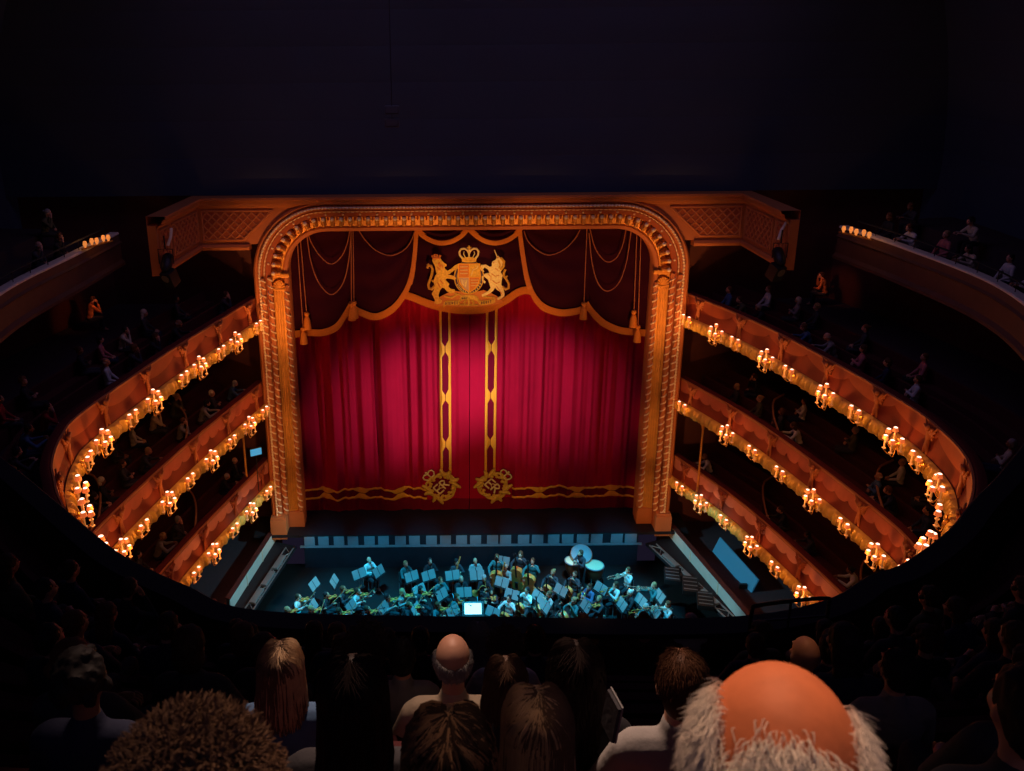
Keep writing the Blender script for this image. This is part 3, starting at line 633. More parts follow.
strokes('unicorn_contour', [([(664, 380), (690, 400), (720, 392)], .016), ([(672, 430), (700, 452), (726, 440)], .018), ([(690, 340), (712, 360)], .014), ([(700, 470), (722, 500), (740, 530)], .014), ([(640, 384), (662, 402), (660, 430)], .016), ([(676, 300), (684, 304)], .02)], ORANGEEMB, .062, uni)
strokes('unicorn_horn', [([(704, 264), (694, 238), (684, 214)], .022)], PALEEMB, .05, uni)
strokes('unicorn_mane', [([(728, 268), (752, 296), (748, 330), (730, 352)], .06), ([(712, 290), (726, 318), (718, 344)], .035), ([(700, 270), (714, 262)], .03)], EMBROID, .05, uni)
strokes('unicorn_tail', [([(744, 476), (768, 496), (788, 486), (790, 456), (772, 424), (754, 400), (752, 376), (764, 352)], .05), ([(780, 398), (766, 412)], .03), ([(756, 388), (744, 396)], .03)], EMBROID, .04, uni)
ring = lambda rx, ry, cx=505, cy=405: [(cx + rx * math.cos(2 * PI * i / 40), cy + ry * math.sin(2 * PI * i / 40)) for i in range(40)]
gr = plate('garter_ring', ring(104, 118), BLUEEMB, .015, .045)
strokes('garter_edging', [(ring(104, 118) + ring(104, 118)[:1], .022), (ring(84, 98) + ring(84, 98)[:1], .016)], EMBROID, .05, gr)
strokes('garter_letters', [([(505 + 94 * math.cos(a) - 4, 405 + 108 * math.sin(a) - 6), (505 + 94 * math.cos(a) + 4, 405 + 108 * math.sin(a) + 6)], .016) for a in [(.15 + .062 * k) * PI for k in range(12)]], PALEEMB, .05, gr)
sh = plate('shield', [(430, 308), (582, 308), (584, 400), (572, 448), (544, 488), (508, 512), (470, 488), (440, 448), (428, 400)], EMBROID, .03, .075)
plate('shield_quarter', [(434, 312), (503, 312), (503, 402), (433, 402)], ORANGEEMB, .07, .082, sh)
plate('shield_quarter', [(510, 406), (580, 406), (568, 446), (541, 484), (510, 504)], ORANGEEMB, .07, .082, sh)
plate('shield_quarter', [(510, 312), (578, 312), (579, 402), (510, 402)], EMBROID, .07, .080, sh)
plate('shield_quarter', [(436, 406), (503, 406), (503, 504), (474, 484), (446, 446)], mat('greyblue_embroidery', (.50, .34, .26), .6), .07, .082, sh)
strokes('shield_charges', [([(442, y), (496, y)], .018) for y in (328, 352, 376)] + [([(518, y), (572, y)], .014) for y in (424, 444, 464)] + [([(520, 392), (535, 350), (560, 340), (570, 322)], .02), ([(455, 418), (458, 452), (480, 474), (490, 420)], .022), ([(468, 424), (470, 458)], .012), ([(479, 424), (480, 462)], .012)], PALEEMB, .085, sh)
strokes('shield_edging', [([(430, 308), (582, 308), (584, 400), (572, 448), (544, 488), (508, 512), (470, 488), (440, 448), (428, 400), (430, 308)], .022), ([(506, 310), (506, 508)], .014), ([(430, 404), (583, 404)], .014)], BRAID, .08, sh)
cr_ = plate('royal_crown', [(456, 300), (452, 268), (505, 262), (558, 268), (554, 300)], EMBROID, .02, .06)
strokes('crown_arches', [([(458, 270), (440, 248), (436, 224), (450, 204), (474, 202), (494, 216), (504, 236)], .042), ([(552, 270), (568, 248), (572, 224), (558, 204), (536, 202), (516, 216), (506, 236)], .042), ([(505, 264), (505, 212)], .035), ([(480, 266), (466, 240), (470, 222)], .02), ([(530, 266), (544, 240), (540, 222)], .02)], PALEEMB, .05, cr_)
strokes('crown_cross', [([(505, 212), (505, 182)], .035), ([(490, 196), (520, 196)], .03)], EMBROID, .05, cr_)
strokes('crown_jewels', [([(x, 284), (x + 1, 284)], .045) for x in (470, 488, 505, 522, 540)], ORANGEEMB, .05, cr_)
strokes('crown_brim', [([(454, 300), (505, 308), (556, 300)], .03)], BLUEEMB, .055, cr_)
def ribbon(pts, w, name, par): 
    m = MB(); P = spline([V((a, b, 0)) for a, b in pts], 8); m.grid([[ca_(p.x, p.y - w / 2, .05), ca_(p.x, p.y, .075), ca_(p.x, p.y + w / 2, .05)] for p in P]); return obj(name, m, EMBROID, par)
rb = ribbon([(318, 610), (340, 592), (380, 590), (428, 590), (440, 570), (452, 556), (478, 552), (505, 550), (534, 552), (558, 560), (572, 572), (584, 592), (630, 590), (672, 582), (694, 572)], 34, 'motto_ribbon', CA)
def letters(word, x0, y0, dx, dy, h):
    G = {'D': [[(0, 0), (0, 1), (.5, .8), (.6, .5), (.5, .2), (0, 0)]], 'I': [[(.3, 0), (.3, 1)]], 'E': [[(.6, 0), (0, 0), (0, 1), (.6, 1)], [(0, .5), (.5, .5)]], 'U': [[(0, 1), (0, .2), (.3, 0), (.6, .2), (.6, 1)]], 'T': [[(0, 1), (.6, 1)], [(.3, 1), (.3, 0)]],
         'M': [[(0, 0), (0, 1), (.35, .4), (.7, 1), (.7, 0)]], 'O': [[(.3, 0), (0, .3), (0, .7), (.3, 1), (.6, .7), (.6, .3), (.3, 0)]], 'N': [[(0, 0), (0, 1), (.6, 0), (.6, 1)]], 'R': [[(0, 0), (0, 1), (.5, .9), (.5, .6), (0, .5), (.6, 0)]]}
    out = []
    for i, ch in enumerate(word):
        for st in G.get(ch, []): out.append(([(x0 + dx * i + px * dx * .72, y0 + dy * i - py * h + h / 2) for px, py in st], .011))
    return out
strokes('motto_letters', letters('DIEU', 336, 592, 15, -.6, 17) + letters('ET', 402, 590, 14, -.5, 17) + letters('MON', 455, 556, 15, -1.2, 16) + letters('DROIT', 594, 591, 16, -2.4, 17), BLUEEMB, .082, rb)
strokes('compartment_leaves', [([(505, 610), (505, 560)], .05), ([(480, 606), (470, 586), (486, 574)], .04), ([(530, 606), (540, 586), (524, 574)], .04), ([(440, 606), (570, 608)], .035), ([(330, 540), (380, 552), (420, 530)], .04), ([(610, 545), (650, 552), (690, 556)], .04), ([(400, 520), (450, 535)], .03)], EMBROID, .04)
# ------------------------------------------------------------------ lamp-lit balconies
TIERS = [(10.1, 'upper'), (6.6, 'middle'), (3.2, 'lower')]
BAND_K = 46.0
def leafy(s, k):      # relief of the gilt band
    a = abs(math.sin(s * PI / .46)); b = math.sin(s * PI / .115)
    return (.06 * a + .03 * b) if 0 < k < 8 else 0, (.02 * math.sin(s * PI / .23) if 1 < k < 7 else 0)
FINE, _ = resample(spline([(x, y, 0) for x, y in PLAN], 14), 1500); FRF = frames(FINE)
FRT, FRFT = FR[2:-2], FRF[7:-7]
FIG = MB()
for e in [((0, .06, .30), (.075, .06, .16)), ((0, .09, .52), (.062, .062, .075)), ((.0, .06, .10), (.07, .055, .14))]: FIG.ell(*e)
FIG.cap((-.06, .07, .40), (-.20, .09, .56), .04, .03); FIG.cap((.06, .07, .40), (.20, .09, .52), .04, .03)
FIG.cap((-.03, .07, .05), (-.10, .08, -.22), .05, .03); FIG.cap((.03, .07, .05), (.08, .08, -.22), .05, .03)
for s_ in (-1, 1):
    for k in range(4): FIG.cap((s_ * .08, .03, .36), (s_ * (.30 - .05 * k), .03, .62 - .13 * k), .05, .02)
FIG_ME = {}
def relief_fig(mt):
    if mt.name not in FIG_ME: FIG_ME[mt.name] = FIG.mesh('relief_figure', [mt])
    return FIG_ME[mt.name]
for z, nm in TIERS:
    t = thing('balcony', {'upper': 'highest of the three lamp-lit balconies, with plain rust-red front panels', 'middle': 'middle lamp-lit balcony with scalloped red front', 'lower': 'lowest lamp-lit balcony with pale pink scalloped front'}[nm], 'balcony', (0, 0, 0), 0, 'lamp-lit balconies')
    obj('velvet_rail', sweep([(-.24, -.12), (-.24, .02), (-.20, .05), (-.06, .05), (-.02, .02), (-.02, -.12)], z, FRT, closed=True), RAILV, t)
    obj('gilt_lip', sweep([(-.03, -.06), (.0, .02), (.05, .0), (.05, -.06), (.02, -.09)], z, FRT), OCHRE, t)
    obj('front_panel', sweep([(0, -.06), (.01, -.2), (.03, -.4), (.07, -.6), (.14, -.78), (.22, -.92)], z, FRT), TERRA, t)
    # upper valance of scallops, in relief
    if nm != 'upper':
        m = MB(); rows = []; s = 0; last = None
        for p, tt, n in FRFT:
            if last is not None: s += (p - last).length
            last = p; ph = (s / .62) % 1.0; d = .22 + .20 * math.sqrt(max(0, 1 - (2 * ph - 1) ** 2))
            rows.append([p + n * (.012 + .045) + V((0, 0, z - .07)), p + n * (.02 + .055) + V((0, 0, z - .07 - d * .5)), p + n * (.035 + .055) + V((0, 0, z - .07 - d)), p + n * .02 + V((0, 0, z - .09 - d))])
        m.grid(rows); obj('scallop_valance', m, PINKP if nm == 'lower' else mat('salmon_plaster', (.52, .13, .06), .7, 0, .15, 5, .2, 14), t)
    else:
        m = MB(); rows = []; s = 0; last = None
        for p, tt, n in FRFT:
            if last is not None: s += (p - last).length
            last = p; ph = (s / 2.0) % 1.0; d = .10 + .30 * abs(math.sin(ph * PI)) ** .6
            rows.append([p + n * .05 + V((0, 0, z - .06)), p + n * (.075) + V((0, 0, z - .06 - d * .6)), p + n * .085 + V((0, 0, z - .06 - d)), p + n * .02 + V((0, 0, z - .07 - d))])
        m.grid(rows); obj('swag_relief', m, mat('rust_valance', (.42, .095, .03), .7, 0, .2, 3, .2, 12), t)
    obj('gilt_band', sweep([(.20, -.80), (.26, -.82), (.30, -.87), (.34, -.94), (.36, -1.02), (.36, -1.10), (.32, -1.17), (.26, -1.21), (.10, -1.22)], z, FRFT, leafy), BANDGILT, t)
    obj('soffit', sweep([(.12, -1.21), (-.8, -1.26), (-5.7, -1.36), (-5.7, -1.2)], z, FRT), DARKBROWN, t)
    obj('floor_deck', sweep([(0, -.95), (-1.15, -.95), (-1.15, -.75), (-2.2, -.75), (-2.2, -.5), (-5.7, -.5)], z, FRT), CARPET, t)
    obj('bench', sweep([(-.78, -.95), (-.78, -.50), (-1.12, -.50), (-1.12, -.12), (-1.22, -.12), (-1.22, -.95)], z, FRT), BENCH, t)
    obj('bench', sweep([(-1.83, -.75), (-1.83, -.30), (-2.17, -.30), (-2.17, .08), (-2.27, .08), (-2.27, -.75)], z, FRT), BENCH, t)
# ------------------------------------------------------------------ candelabra sconces on the balcony fronts
def sconce_proto(n):
    t = thing('sconce', 'sconce', 'wall lamp')
    mb = MB(); mb.lathe([(.02, -.02), (.10, 0), (.12, .03), (.06, .07), (.02, .09)], 12, M.Rotation(-PI / 2, 4, 'X')); mb.ell((0, .07, -.05), (.05, .05, .10), None, 8, 6); mb.ell((0, .05, .12), (.07, .03, .09), None, 8, 6); obj('backplate', mb, BRASS, t)
    tips = [(-.17, .22, .10), (.17, .22, .10)] if n == 2 else [(-.30, .14, .08), (-.15, .30, -.03), (0, .16, .26), (.15, .30, -.03), (.30, .14, .08)]
    st = MB(); st.tube([(0, 0, -.14), (0, 0, .17)], [.024, .018], 8); st.lathe([(.02, -.18), (.05, -.16), (.055, -.14), (.02, -.13)], 10); stm = st.mesh('candle_tube', [CANDLE])
    sh = MB(); P = [(.082, .12), (.054, .225)]
    sh.lathe(P, 14, None, False); shm = sh.mesh('shade', [SHADE])
    bb = MB(); bb.lathe([(.001, .20), (.050, .205), (.054, .215), (.03, .235), (.001, .24)], 12, None, False); bbm = bb.mesh('bulb', [BULB])
    for x, y, z in tips:
        a = MB(); a.tube(spline([(0, .06, -.03), (x * .5, y * .55, z - .30), (x * .95, y, z - .20), (x, y, z - .12)], 4), .014, 6); ao = obj('arm', a, BRASS, t)
        for nme, me in (('candle_tube', stm), ('shade', shm), ('bulb', bbm)): put(nme, me, ao, M.Translation((x, y, z)))
    return t
PROTO = {5: sconce_proto(5), 2: sconce_proto(2)}; used = set()
SC = {('upper', 'left'): [(256, 322, 2), (233.5, 335, 5), (218, 347, 2), (200, 363, 5), (183, 375, 2), (152.5, 395, 5), (133, 417, 2), (100, 434, 5), (88, 456, 2), (80, 483, 5), (85, 506, 5), (101, 541, 2), (121, 551, 5), (145, 566, 2)],
      ('upper', 'right'): [(689, 315, 2), (716, 330, 5), (735.5, 341, 2), (764, 360, 5), (789, 371, 2), (825, 392, 5), (856, 411, 2), (894.6, 435, 5), (917, 457, 2), (931, 485, 5), (938, 509, 2), (933, 541, 5), (907, 564, 2)],
      ('middle', 'left'): [(261, 407, 2), (247.5, 420, 5), (229, 437, 2), (211.6, 456, 5), (189, 477, 2), (171, 501, 5), (145, 526, 2), (124, 548, 5)],
      ('middle', 'right'): [(685, 402, 2), (724, 435, 5), (749.6, 455, 2), (778, 474, 2), (806.5, 503, 5), (845, 524, 2), (873, 555, 5)],
      ('lower', 'left'): [(267, 489, 2), (253.6, 511, 5), (237.5, 530, 2), (219.4, 555, 5), (202, 577, 2)],
      ('lower', 'right'): [(679, 488, 2), (696, 507, 5), (717, 528, 2), (741, 553, 5), (765, 577, 2), (793, 604, 5)]}
def nearest_s(px, py, z, off, side):
    best = None
    for i, (p, tt, n) in enumerate(FRF):
        if (p.x < 0) != (side == 'left'): continue
        q = proj(p + n * off + V((0, 0, z))); d = math.hypot(q[0] - px, q[1] - py)
        if best is None or d < best[0]: best = (d, i)
    return best[1]
FIGS = []
for z, nm in TIERS:
    bal = [o for o in bpy.data.objects if o.name.startswith('balcony') and o.get('label', '').startswith({'upper': 'highest', 'middle': 'middle', 'lower': 'lowest'}[nm])][0]
    for side in ('left', 'right'):
        cnt = {2: 0, 5: 0}
        for px, py, n in SC[(nm, side)]:
            i = nearest_s(px, py, z - .66, .50, side); p, tt, nn = FRF[i]; pos = p + nn * .36 + V((0, 0, z - .95))
            mw = M(((tt.x, nn.x, 0, pos.x), (tt.y, nn.y, 0, pos.y), (0, 0, 1, pos.z), (0, 0, 0, 1)))
            lab = '%s-shade gilt sconce on %s balcony front, %s side, %s such from the stage' % ('five' if n == 5 else 'two', nm, side, ORD[cnt[n]]); cnt[n] += 1
            if n not in used:
                used.add(n); PROTO[n].matrix_world = mw; PROTO[n]['label'] = lab; PROTO[n]['group'] = '%s-shade balcony sconces' % ('five' if n == 5 else 'two')
                bpy.context.view_layer.update()
            else: dup(PROTO[n], mw, lab)
            l = bpy.data.lights.new('sconce_light', 'POINT'); l.energy = 13 if n == 5 else 7; l.color = (1, .33, .07); l.shadow_soft_size = .06
            lo = bpy.data.objects.new('sconce_light', l); COL.objects.link(lo); lo.location = p + nn * .86 + V((0, 0, z - .74))
        k = 0
        for i in range(30, 700, 62) if side == 'left' else range(1469, 800, -62):
            p, tt, nn = FRF[i]; me = relief_fig(OCHRE if nm == 'upper' else RUST if nm == 'lower' else OCHRE)
            pos = p + nn * .07 + V((0, 0, z - .62)); put('relief_figure', me, bal, M(((tt.x, nn.x, 0, pos.x), (tt.y, nn.y, 0, pos.y), (0, 0, 1, pos.z), (0, 0, 0, 1))))
# slim gilt columns under the balconies near the stage
for lab, px, py, zb, zt in [('slim gilt column under the middle balcony, left side', 246, 470, 2.3, 5.3), ('slim gilt column under the middle balcony, right side', 701, 450, 2.3, 5.3)]:
    p = atz(px, py, 4.0) if False else aty(px, py, -1.9); p = V((p.x, p.y, 0)); t = thing('column', lab, 'column', (p.x, p.y, zb)); m = MB(); m.lathe([(.07, 0), (.07, .1), (.045, .14), (.04, zt - zb - .2), (.06, zt - zb - .12), (.08, zt - zb)], 12); obj('shaft', m, GILT, t)
    m = MB(); m.bevbox((0, 0, .03), (.2, .2, .06), .01); obj('column_base', m, GILT, t)
# ------------------------------------------------------------------ amphitheatre front and slips
APLAN = [(-12.4, -2.6), (-12.62, -5.6), (-12.95, -9.4), (-12.5, -12.8), (-11.2, -15.9), (-9.3, -18.5), (-7.53, -20.26), (-6.76, -21.01), (-6.16, -21.6), (-5.4, -22.3), (-4.4, -22.95), (-3.4, -23.45), (-.6, -23.61), (2.0, -23.65), (3.29, -23.36), (4.06, -22.87), (4.62, -22.62), (5.61, -21.88), (6.41, -21.1), (7.4, -20.2), (9.4, -18.2), (11.4, -15.9), (12.9, -12.8), (13.6, -9.6), (13.3, -5.8), (12.75, -2.6)]
AC, _ = resample(spline([(x, y, 0) for x, y in APLAN], 12), 301); AF = frames(AC); AZ = 13.2
t = thing('amphitheatre_front', 'dark topmost balcony front with a cream ledge, curving round beneath the viewer', 'balcony')
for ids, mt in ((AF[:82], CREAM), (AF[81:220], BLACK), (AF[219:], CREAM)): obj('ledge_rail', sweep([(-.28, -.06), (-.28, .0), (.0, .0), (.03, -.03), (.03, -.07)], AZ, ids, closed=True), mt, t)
obj('front_panel', sweep([(0, -.06), (.03, -.3), (.10, -.36), (.04, -.42), (.04, -.95), (.14, -1.05), (.14, -1.15), (-.3, -1.2)], AZ, AF), DARKBROWN, t)
obj('soffit', sweep([(-.2, -1.19), (-3.8, -1.25), (-3.8, -1.0)], AZ, AF), DARKBROWN, t)
for ids in (range(4, 75), range(226, 297)):
    m = sweep([(-.16, .30), (-.13, .33), (-.10, .30), (-.13, .27)], AZ, [AF[i] for i in ids], closed=True)
    for i in list(ids)[::5]: p, tt, n = AF[i]; m.tube([p - n * .13 + V((0, 0, AZ - .02)), p - n * .13 + V((0, 0, AZ + .3))], .014, 6)
    obj('guard_rail', m, BLACKMETAL, t)
# raked amphitheatre: stepped floor with a bench on every step (rows follow the front)
RY, RZ0, RD, RH = -24.4, 12.4, .8, .6
def offc(d, i0=0, i1=None): return [(p - n * d, tt, n) for p, tt, n in AF][i0:i1]
prof = []
for k in range(10): prof += [(-.28 - RD * k, RZ0 + RH * k - AZ), (-.28 - RD * (k + 1), RZ0 + RH * k - AZ)]
prof += [(-8.9, 18.9 - AZ)]
m = sweep(prof, AZ, AF[95:206]); struct('floor_amphitheatre', m, CARPET)
for nm, ids in (('left', AF[0:96]), ('right', AF[205:301])):
    m = sweep([(-.28, -.8), (-1.3, -.8), (-1.3, -.35), (-2.3, -.35), (-2.3, .1), (-4.4, .1)], AZ, ids); struct('floor_slips_' + nm, m, CARPET)
def bench(k, ids, nm):
    d = -.95 - RD * k + .12; z = RZ0 + RH * k - AZ
    t = thing('bench_row', 'dark velvet bench row %s of the raked amphitheatre' % nm, 'bench', (0, 0, 0), 0, 'amphitheatre bench rows')
    obj('seat', sweep([(d + .30, z + .32), (d + .30, z + .45), (d - .12, z + .45), (d - .12, z + .32)], AZ, ids, closed=True), BENCH, t)
    obj('backrest', sweep([(d - .12, z + .30), (d - .10, z + .80), (d - .18, z + .80), (d - .20, z + .30)], AZ, ids, closed=True), BENCH, t)
for k in range(9): bench(k, AF[97:204], ORD[k] + ' from the front')
# ------------------------------------------------------------------ people
SKINS = [mat('skin_fair', (.62, .33, .22), .5, 0, .08, 20), mat('skin_tan', (.50, .25, .15), .5, 0, .08, 20), mat('skin_brown', (.25, .12, .07), .5, 0, .08, 20)]
HAIRS = {k: mat('hair_' + k, c, .65, 0, .25, 40, spec=.25) for k, c in dict(black=(.018, .015, .016), brown=(.06, .030, .016), chestnut=(.12, .05, .022), blond=(.36, .22, .10), grey=(.30, .29, .28), white=(.62, .58, .52)).items()}
CLOTH = {k: mat('cloth_' + k, c, .85, 0, .15, 12, .1, 50) for k, c in dict(black=(.02, .02, .026), charcoal=(.045, .045, .055), navy=(.015, .022, .06), white=(.65, .63, .60), grey=(.28, .27, .26), red=(.35, .02, .02), orange=(.62, .22, .06), blue=(.06, .13, .26), cream=(.60, .50, .36), pink=(.50, .16, .16), olive=(.10, .10, .05), teal=(.03, .14, .15)).items()}
PROGM = mat('patterned_cloth', (.30, .26, .26), .85, 0, .9, 60)
HC = V((0, .015, 1.265))
def fingers(mb, wrist, palm_dir, side, up_=V((0, 0, 1)), s=1.0, curl=.6):
    d = palm_dir.normalized(); x = d.cross(up_).normalized(); nrm = x.cross(d)
    for k, (o, L) in enumerate(((-.030, .068), (-.010, .078), (.010, .074), (.029, .058))):
        a = wrist + d * .085 * s + x * o * s; P = [a]; ang = .15
        for j in range(3): ang += curl * (.5 + .3 * j); P.append(P[-1] + (d * math.cos(ang) - nrm * math.sin(ang)) * L / 3 * s)
        mb.tube(P, [.0095 * s, .009 * s, .008 * s, .006 * s], 6)
    a = wrist + d * .03 * s + x * side * .032 * s
    mb.tube([a, a + (d * .6 + x * side * .8).normalized() * .035 * s, a + (d * .9 + x * side * .45).normalized() * .066 * s], [.011 * s, .010 * s, .007 * s], 6)
def head_geo(mb, hc, s=1.0, tilt=None):
    T = (M.Translation(hc) @ (tilt if tilt else M.Identity(4)) @ M.Scale(s, 4))
    h = MB()
    h.ell((0, -.012, .025), (.077, .098, .100), None, 20, 14); h.ell((0, .030, -.045), (.058, .066, .075), None, 16, 10); h.ell((0, .055, -.092), (.030, .032, .024), None, 10, 8)
    h.cap((0, .086, .015), (0, .112, -.030), .010, .016, 8); h.ell((0, .098, -.066), (.024, .012, .009), None, 10, 6)
    for sx in (-1, 1):
        h.ell((sx * .079, -.005, -.015), (.010, .020, .034), M.Rotation(.2 * sx, 3, 'Z'), 10, 8); h.ell((sx * .045, .070, -.028), (.022, .022, .022), None, 8, 6); h.ell((sx * .032, .084, .030), (.026, .014, .010), None, 8, 6)
    mb.merge(h, T); return T
def arm(mb, sh, el, wr, inf=0.0):
    mb.cap(sh, el, .050 + inf, .040 + inf); mb.cap(el, wr, .039 + inf, .026 + inf * .7)
def pose(arms, lean=0.0, standing=False, turn=0.0, vox=.017, tilt=0.0, spread=.12, sm=3):
    """seated (or standing) figure facing +y, origin on the floor under the pelvis; returns meshes body, top, trousers and the head matrix"""
    hp = .92 if standing else .50
    Lm = lambda p: V((p[0], p[1] + lean * (p[2] - hp), p[2] - .25 * abs(lean) * (p[2] - hp)))
    dz = V((0, 0, hp - .50)); A = lambda x, y, z: Lm(V((x, y, z)) + dz)
    b = MB(); tp = MB(); tr = MB()
    def torso(m, i):
        m.ell(A(0, -.01, .56), (.155 + i, .105 + i, .12 + i)); m.ell(A(0, -.02, .74), (.150 + i, .098 + i, .16 + i)); m.ell(A(0, -.02, .92), (.170 + i, .105 + i, .15 + i))
        m.cap(A(-.145, -.02, 1.015), A(.145, -.02, 1.015), .058 + i, .058 + i); m.cap(A(0, -.02, 1.02), A(0, -.01, 1.10), .085 + i * .5, .060 + i * .3)
    torso(b, 0); b.cap(A(0, -.015, 1.05), A(0, .0, 1.19), .055, .052)
    hc = A(HC.x, HC.y, HC.z); TM = M.Rotation(turn, 4, 'Z') @ M.Rotation(-tilt, 4, 'X'); HM = head_geo(b, hc, 1.0, TM)
    torso(tp, .016)
    fg = MB()
    for sx, (el, wr, hd) in zip((-1, 1), arms):
        sh = A(sx * .175, -.02, 1.005); el = A(*el); wr = A(*wr); hd = V(hd)
        arm(b, sh, el, wr); arm(tp, sh, el, wr.lerp(el, .10), .014)
        b.cap(wr, wr + hd.normalized() * .055, .026, .034); b.cap(wr + hd.normalized() * .03, wr + hd.normalized() * .08, .032, .030); fingers(fg, wr, hd, -sx)
    for sx in (-1, 1):
        if standing: J = [(sx * .09, 0, .90), (sx * .10, .02, .50), (sx * .10, -.02, .09), (sx * .11, .12, .035)]
        else: J = [(sx * .09, .0, .52), (sx * spread, .43, .50), (sx * spread, .40, .09), (sx * (spread + .01), .54, .035)]
        J = [V(j) for j in J]; b.cap(J[0], J[1], .085, .058); b.cap(J[1], J[2], .056, .040); b.cap(J[2], J[3], .042, .034)
        tr.cap(J[0], J[1], .098, .072); tr.cap(J[1], J[2].lerp(J[1], .06), .070, .058)
    tr.ell((0, -.005, hp + .03), (.165, .118, .10)); 
    bb = remesh(b, vox, sm); bb.merge(fg)
    ey = MB()
    for sx in (-1, 1): ey.ell(HM @ V((sx * .032, .082, .012)), (.013, .010, .008), None, 8, 6)
    bb.merge(ey, None, 1)
    return bb.mesh('body', [SKINS[0], EYE_M]), remesh(tp, vox, sm).mesh('top', [CLOTH['black']]), remesh(tr, vox, sm).mesh('trousers', [CLOTH['black']]), HM
LAP = (((-.26, .06, .76), (-.10, .30, .62), (.5, .8, -.1)), ((.26, .06, .76), (.10, .30, .62), (-.5, .8, -.1)))
RAIL = (((-.27, .22, .80), (-.12, .46, .88), (.5, .8, 0)), ((.27, .22, .80), (.10, .48, .88), (-.5, .8, 0)))
CHIN = (((-.26, .10, .76), (-.04, .30, .70), (.8, .5, 0)), ((.20, .26, .80), (.06, .17, 1.10), (-.3, -.2, .9)))
CROSS = (((-.25, .07, .80), (.06, .22, .84), (1, .1, .1)), ((.25, .07, .80), (-.06, .25, .80), (-1, .1, .1)))
VIOL = (((-.26, .20, .88), (-.20, .46, 1.06), (.3, .3, .6)), ((.30, .12, .86), (.18, .36, 1.02), (-.4, .6, .1)))
CELL = (((-.30, .14, .92), (-.12, .22, 1.16), (.4, .2, .4)), ((.32, .16, .84), (.26, .40, .66), (-.3, .6, -.1)))
WIND = (((-.26, .16, .80), (-.05, .30, .94), (.4, .5, .4)), ((.26, .16, .78), (.06, .32, .84), (-.4, .5, .3)))
BONE = (((-.26, .18, .92), (-.08, .22, 1.12), (.4, .3, .4)), ((.24, .26, .90), (.12, .52, 1.06), (-.1, .8, .2)))
POSES = {'lap': pose(LAP), 'rail': pose(RAIL, .35, tilt=.1), 'chin': pose(CHIN, .25, turn=.2), 'cross': pose(CROSS, -.05, turn=-.25), 'violin': pose(VIOL, .05, turn=.3, tilt=-.1), 'cello': pose(CELL, 0, spread=.26, tilt=-.1), 'wind': pose(WIND, .05), 'bone': pose(BONE), 'stand': pose(CELL, .05, True), 'drum': pose(WIND, .15, True, tilt=-.25)}
POSES['near'] = pose(LAP, vox=.0115, sm=4)
def hair_cap(style):
    m = MB()
    if style == 'short': m.ell((0, -.026, .036), (.087, .100, .100), None, 18, 12); m.ell((0, -.062, -.02), (.078, .056, .075))
    elif style == 'bob': m.ell((0, -.022, .038), (.094, .106, .104), None, 18, 12); m.ell((0, -.05, -.04), (.098, .076, .115)); 
    elif style == 'long': m.ell((0, -.022, .038), (.092, .105, .104), None, 18, 12); m.ell((0, -.055, -.05), (.098, .074, .13)); m.ell((0, -.085, -.17), (.10, .05, .16))
    elif style == 'bun': m.ell((0, -.024, .037), (.088, .102, .102), None, 18, 12); m.ell((0, -.06, -.02), (.078, .058, .075)); m.ell((0, -.13, .06), (.045, .045, .045))
    elif style == 'curly':
        rr = random.Random(3)
        for k in range(70):
            a, t = rr.uniform(0, 2 * PI), rr.uniform(-.45, 1.5); q = V((math.cos(t) * math.cos(a), math.cos(t) * math.sin(a), math.sin(t)))
            if q.y > .55 and q.z < .55: continue
            m.ell((q.x * .092, -.022 + q.y * .105, .025 + q.z * .105), (.028, .028, .028), None, 8, 6)
        m.ell((0, -.026, .036), (.087, .100, .100), None, 18, 12)
    elif style == 'rim': m.ell((0, -.030, -.002), (.086, .094, .052), None, 18, 10)
    q = remesh(m, .010, 2); c = V((0, -.03, .02))
    for i, v in enumerate(q.v): p = V(v); n = (p - c).normalized(); q.v[i] = tuple(p + n * (.007 * NZ.noise(V((p.x * 70, p.y * 70, p.z * 22))) + .006 * NZ.noise(p * 25)))
    return q.mesh('hair', [HAIRS['brown']])
HAIRM = {k: hair_cap(k) for k in ('short', 'bob', 'long', 'bun', 'curly', 'rim')}
def person(label, group, loc, rz, ps, hair, hcol, top, trou, skin=0, s=1.0, cat='person'):
    b, tp, tr, HM = POSES[ps]; t = thing('person', label, cat, loc, rz, group); t.scale = (s, s, s)
    put('body', b, t, None, [SKINS[skin], EYE_M]); put('top', tp, t, None, [CLOTH[top] if top in CLOTH else PROGM]); put('trousers', tr, t, None, [CLOTH[trou]])
    if hair: put('hair', HAIRM[hair], t, HM, [HAIRS[hcol]])
    return t
HCOLS = ['black', 'brown', 'brown', 'chestnut', 'blond', 'grey', 'white', 'black']; HST = ['short', 'short', 'bob', 'long', 'bun', 'curly', 'rim', 'short']
TOPS = ['black', 'charcoal', 'navy', 'white', 'grey', 'red', 'blue', 'cream', 'pink', 'charcoal', 'black', 'olive', 'white', 'grey']
def rnd_person(lab, group, loc, rz, poses=('lap', 'rail', 'chin', 'cross'), tops=TOPS, r=R):
    h = r.choice(HST); tp = r.choice(tops); hc = r.choice(HCOLS) if h != 'rim' else r.choice(['grey', 'white'])
    return person(lab.replace('@', '%s-haired person in %s' % (hc, tp)), group, loc, rz, r.choice(poses), h, hc, tp, r.choice(['black', 'charcoal', 'navy']), r.choice([0, 0, 0, 1, 2]), r.uniform(.95, 1.04))
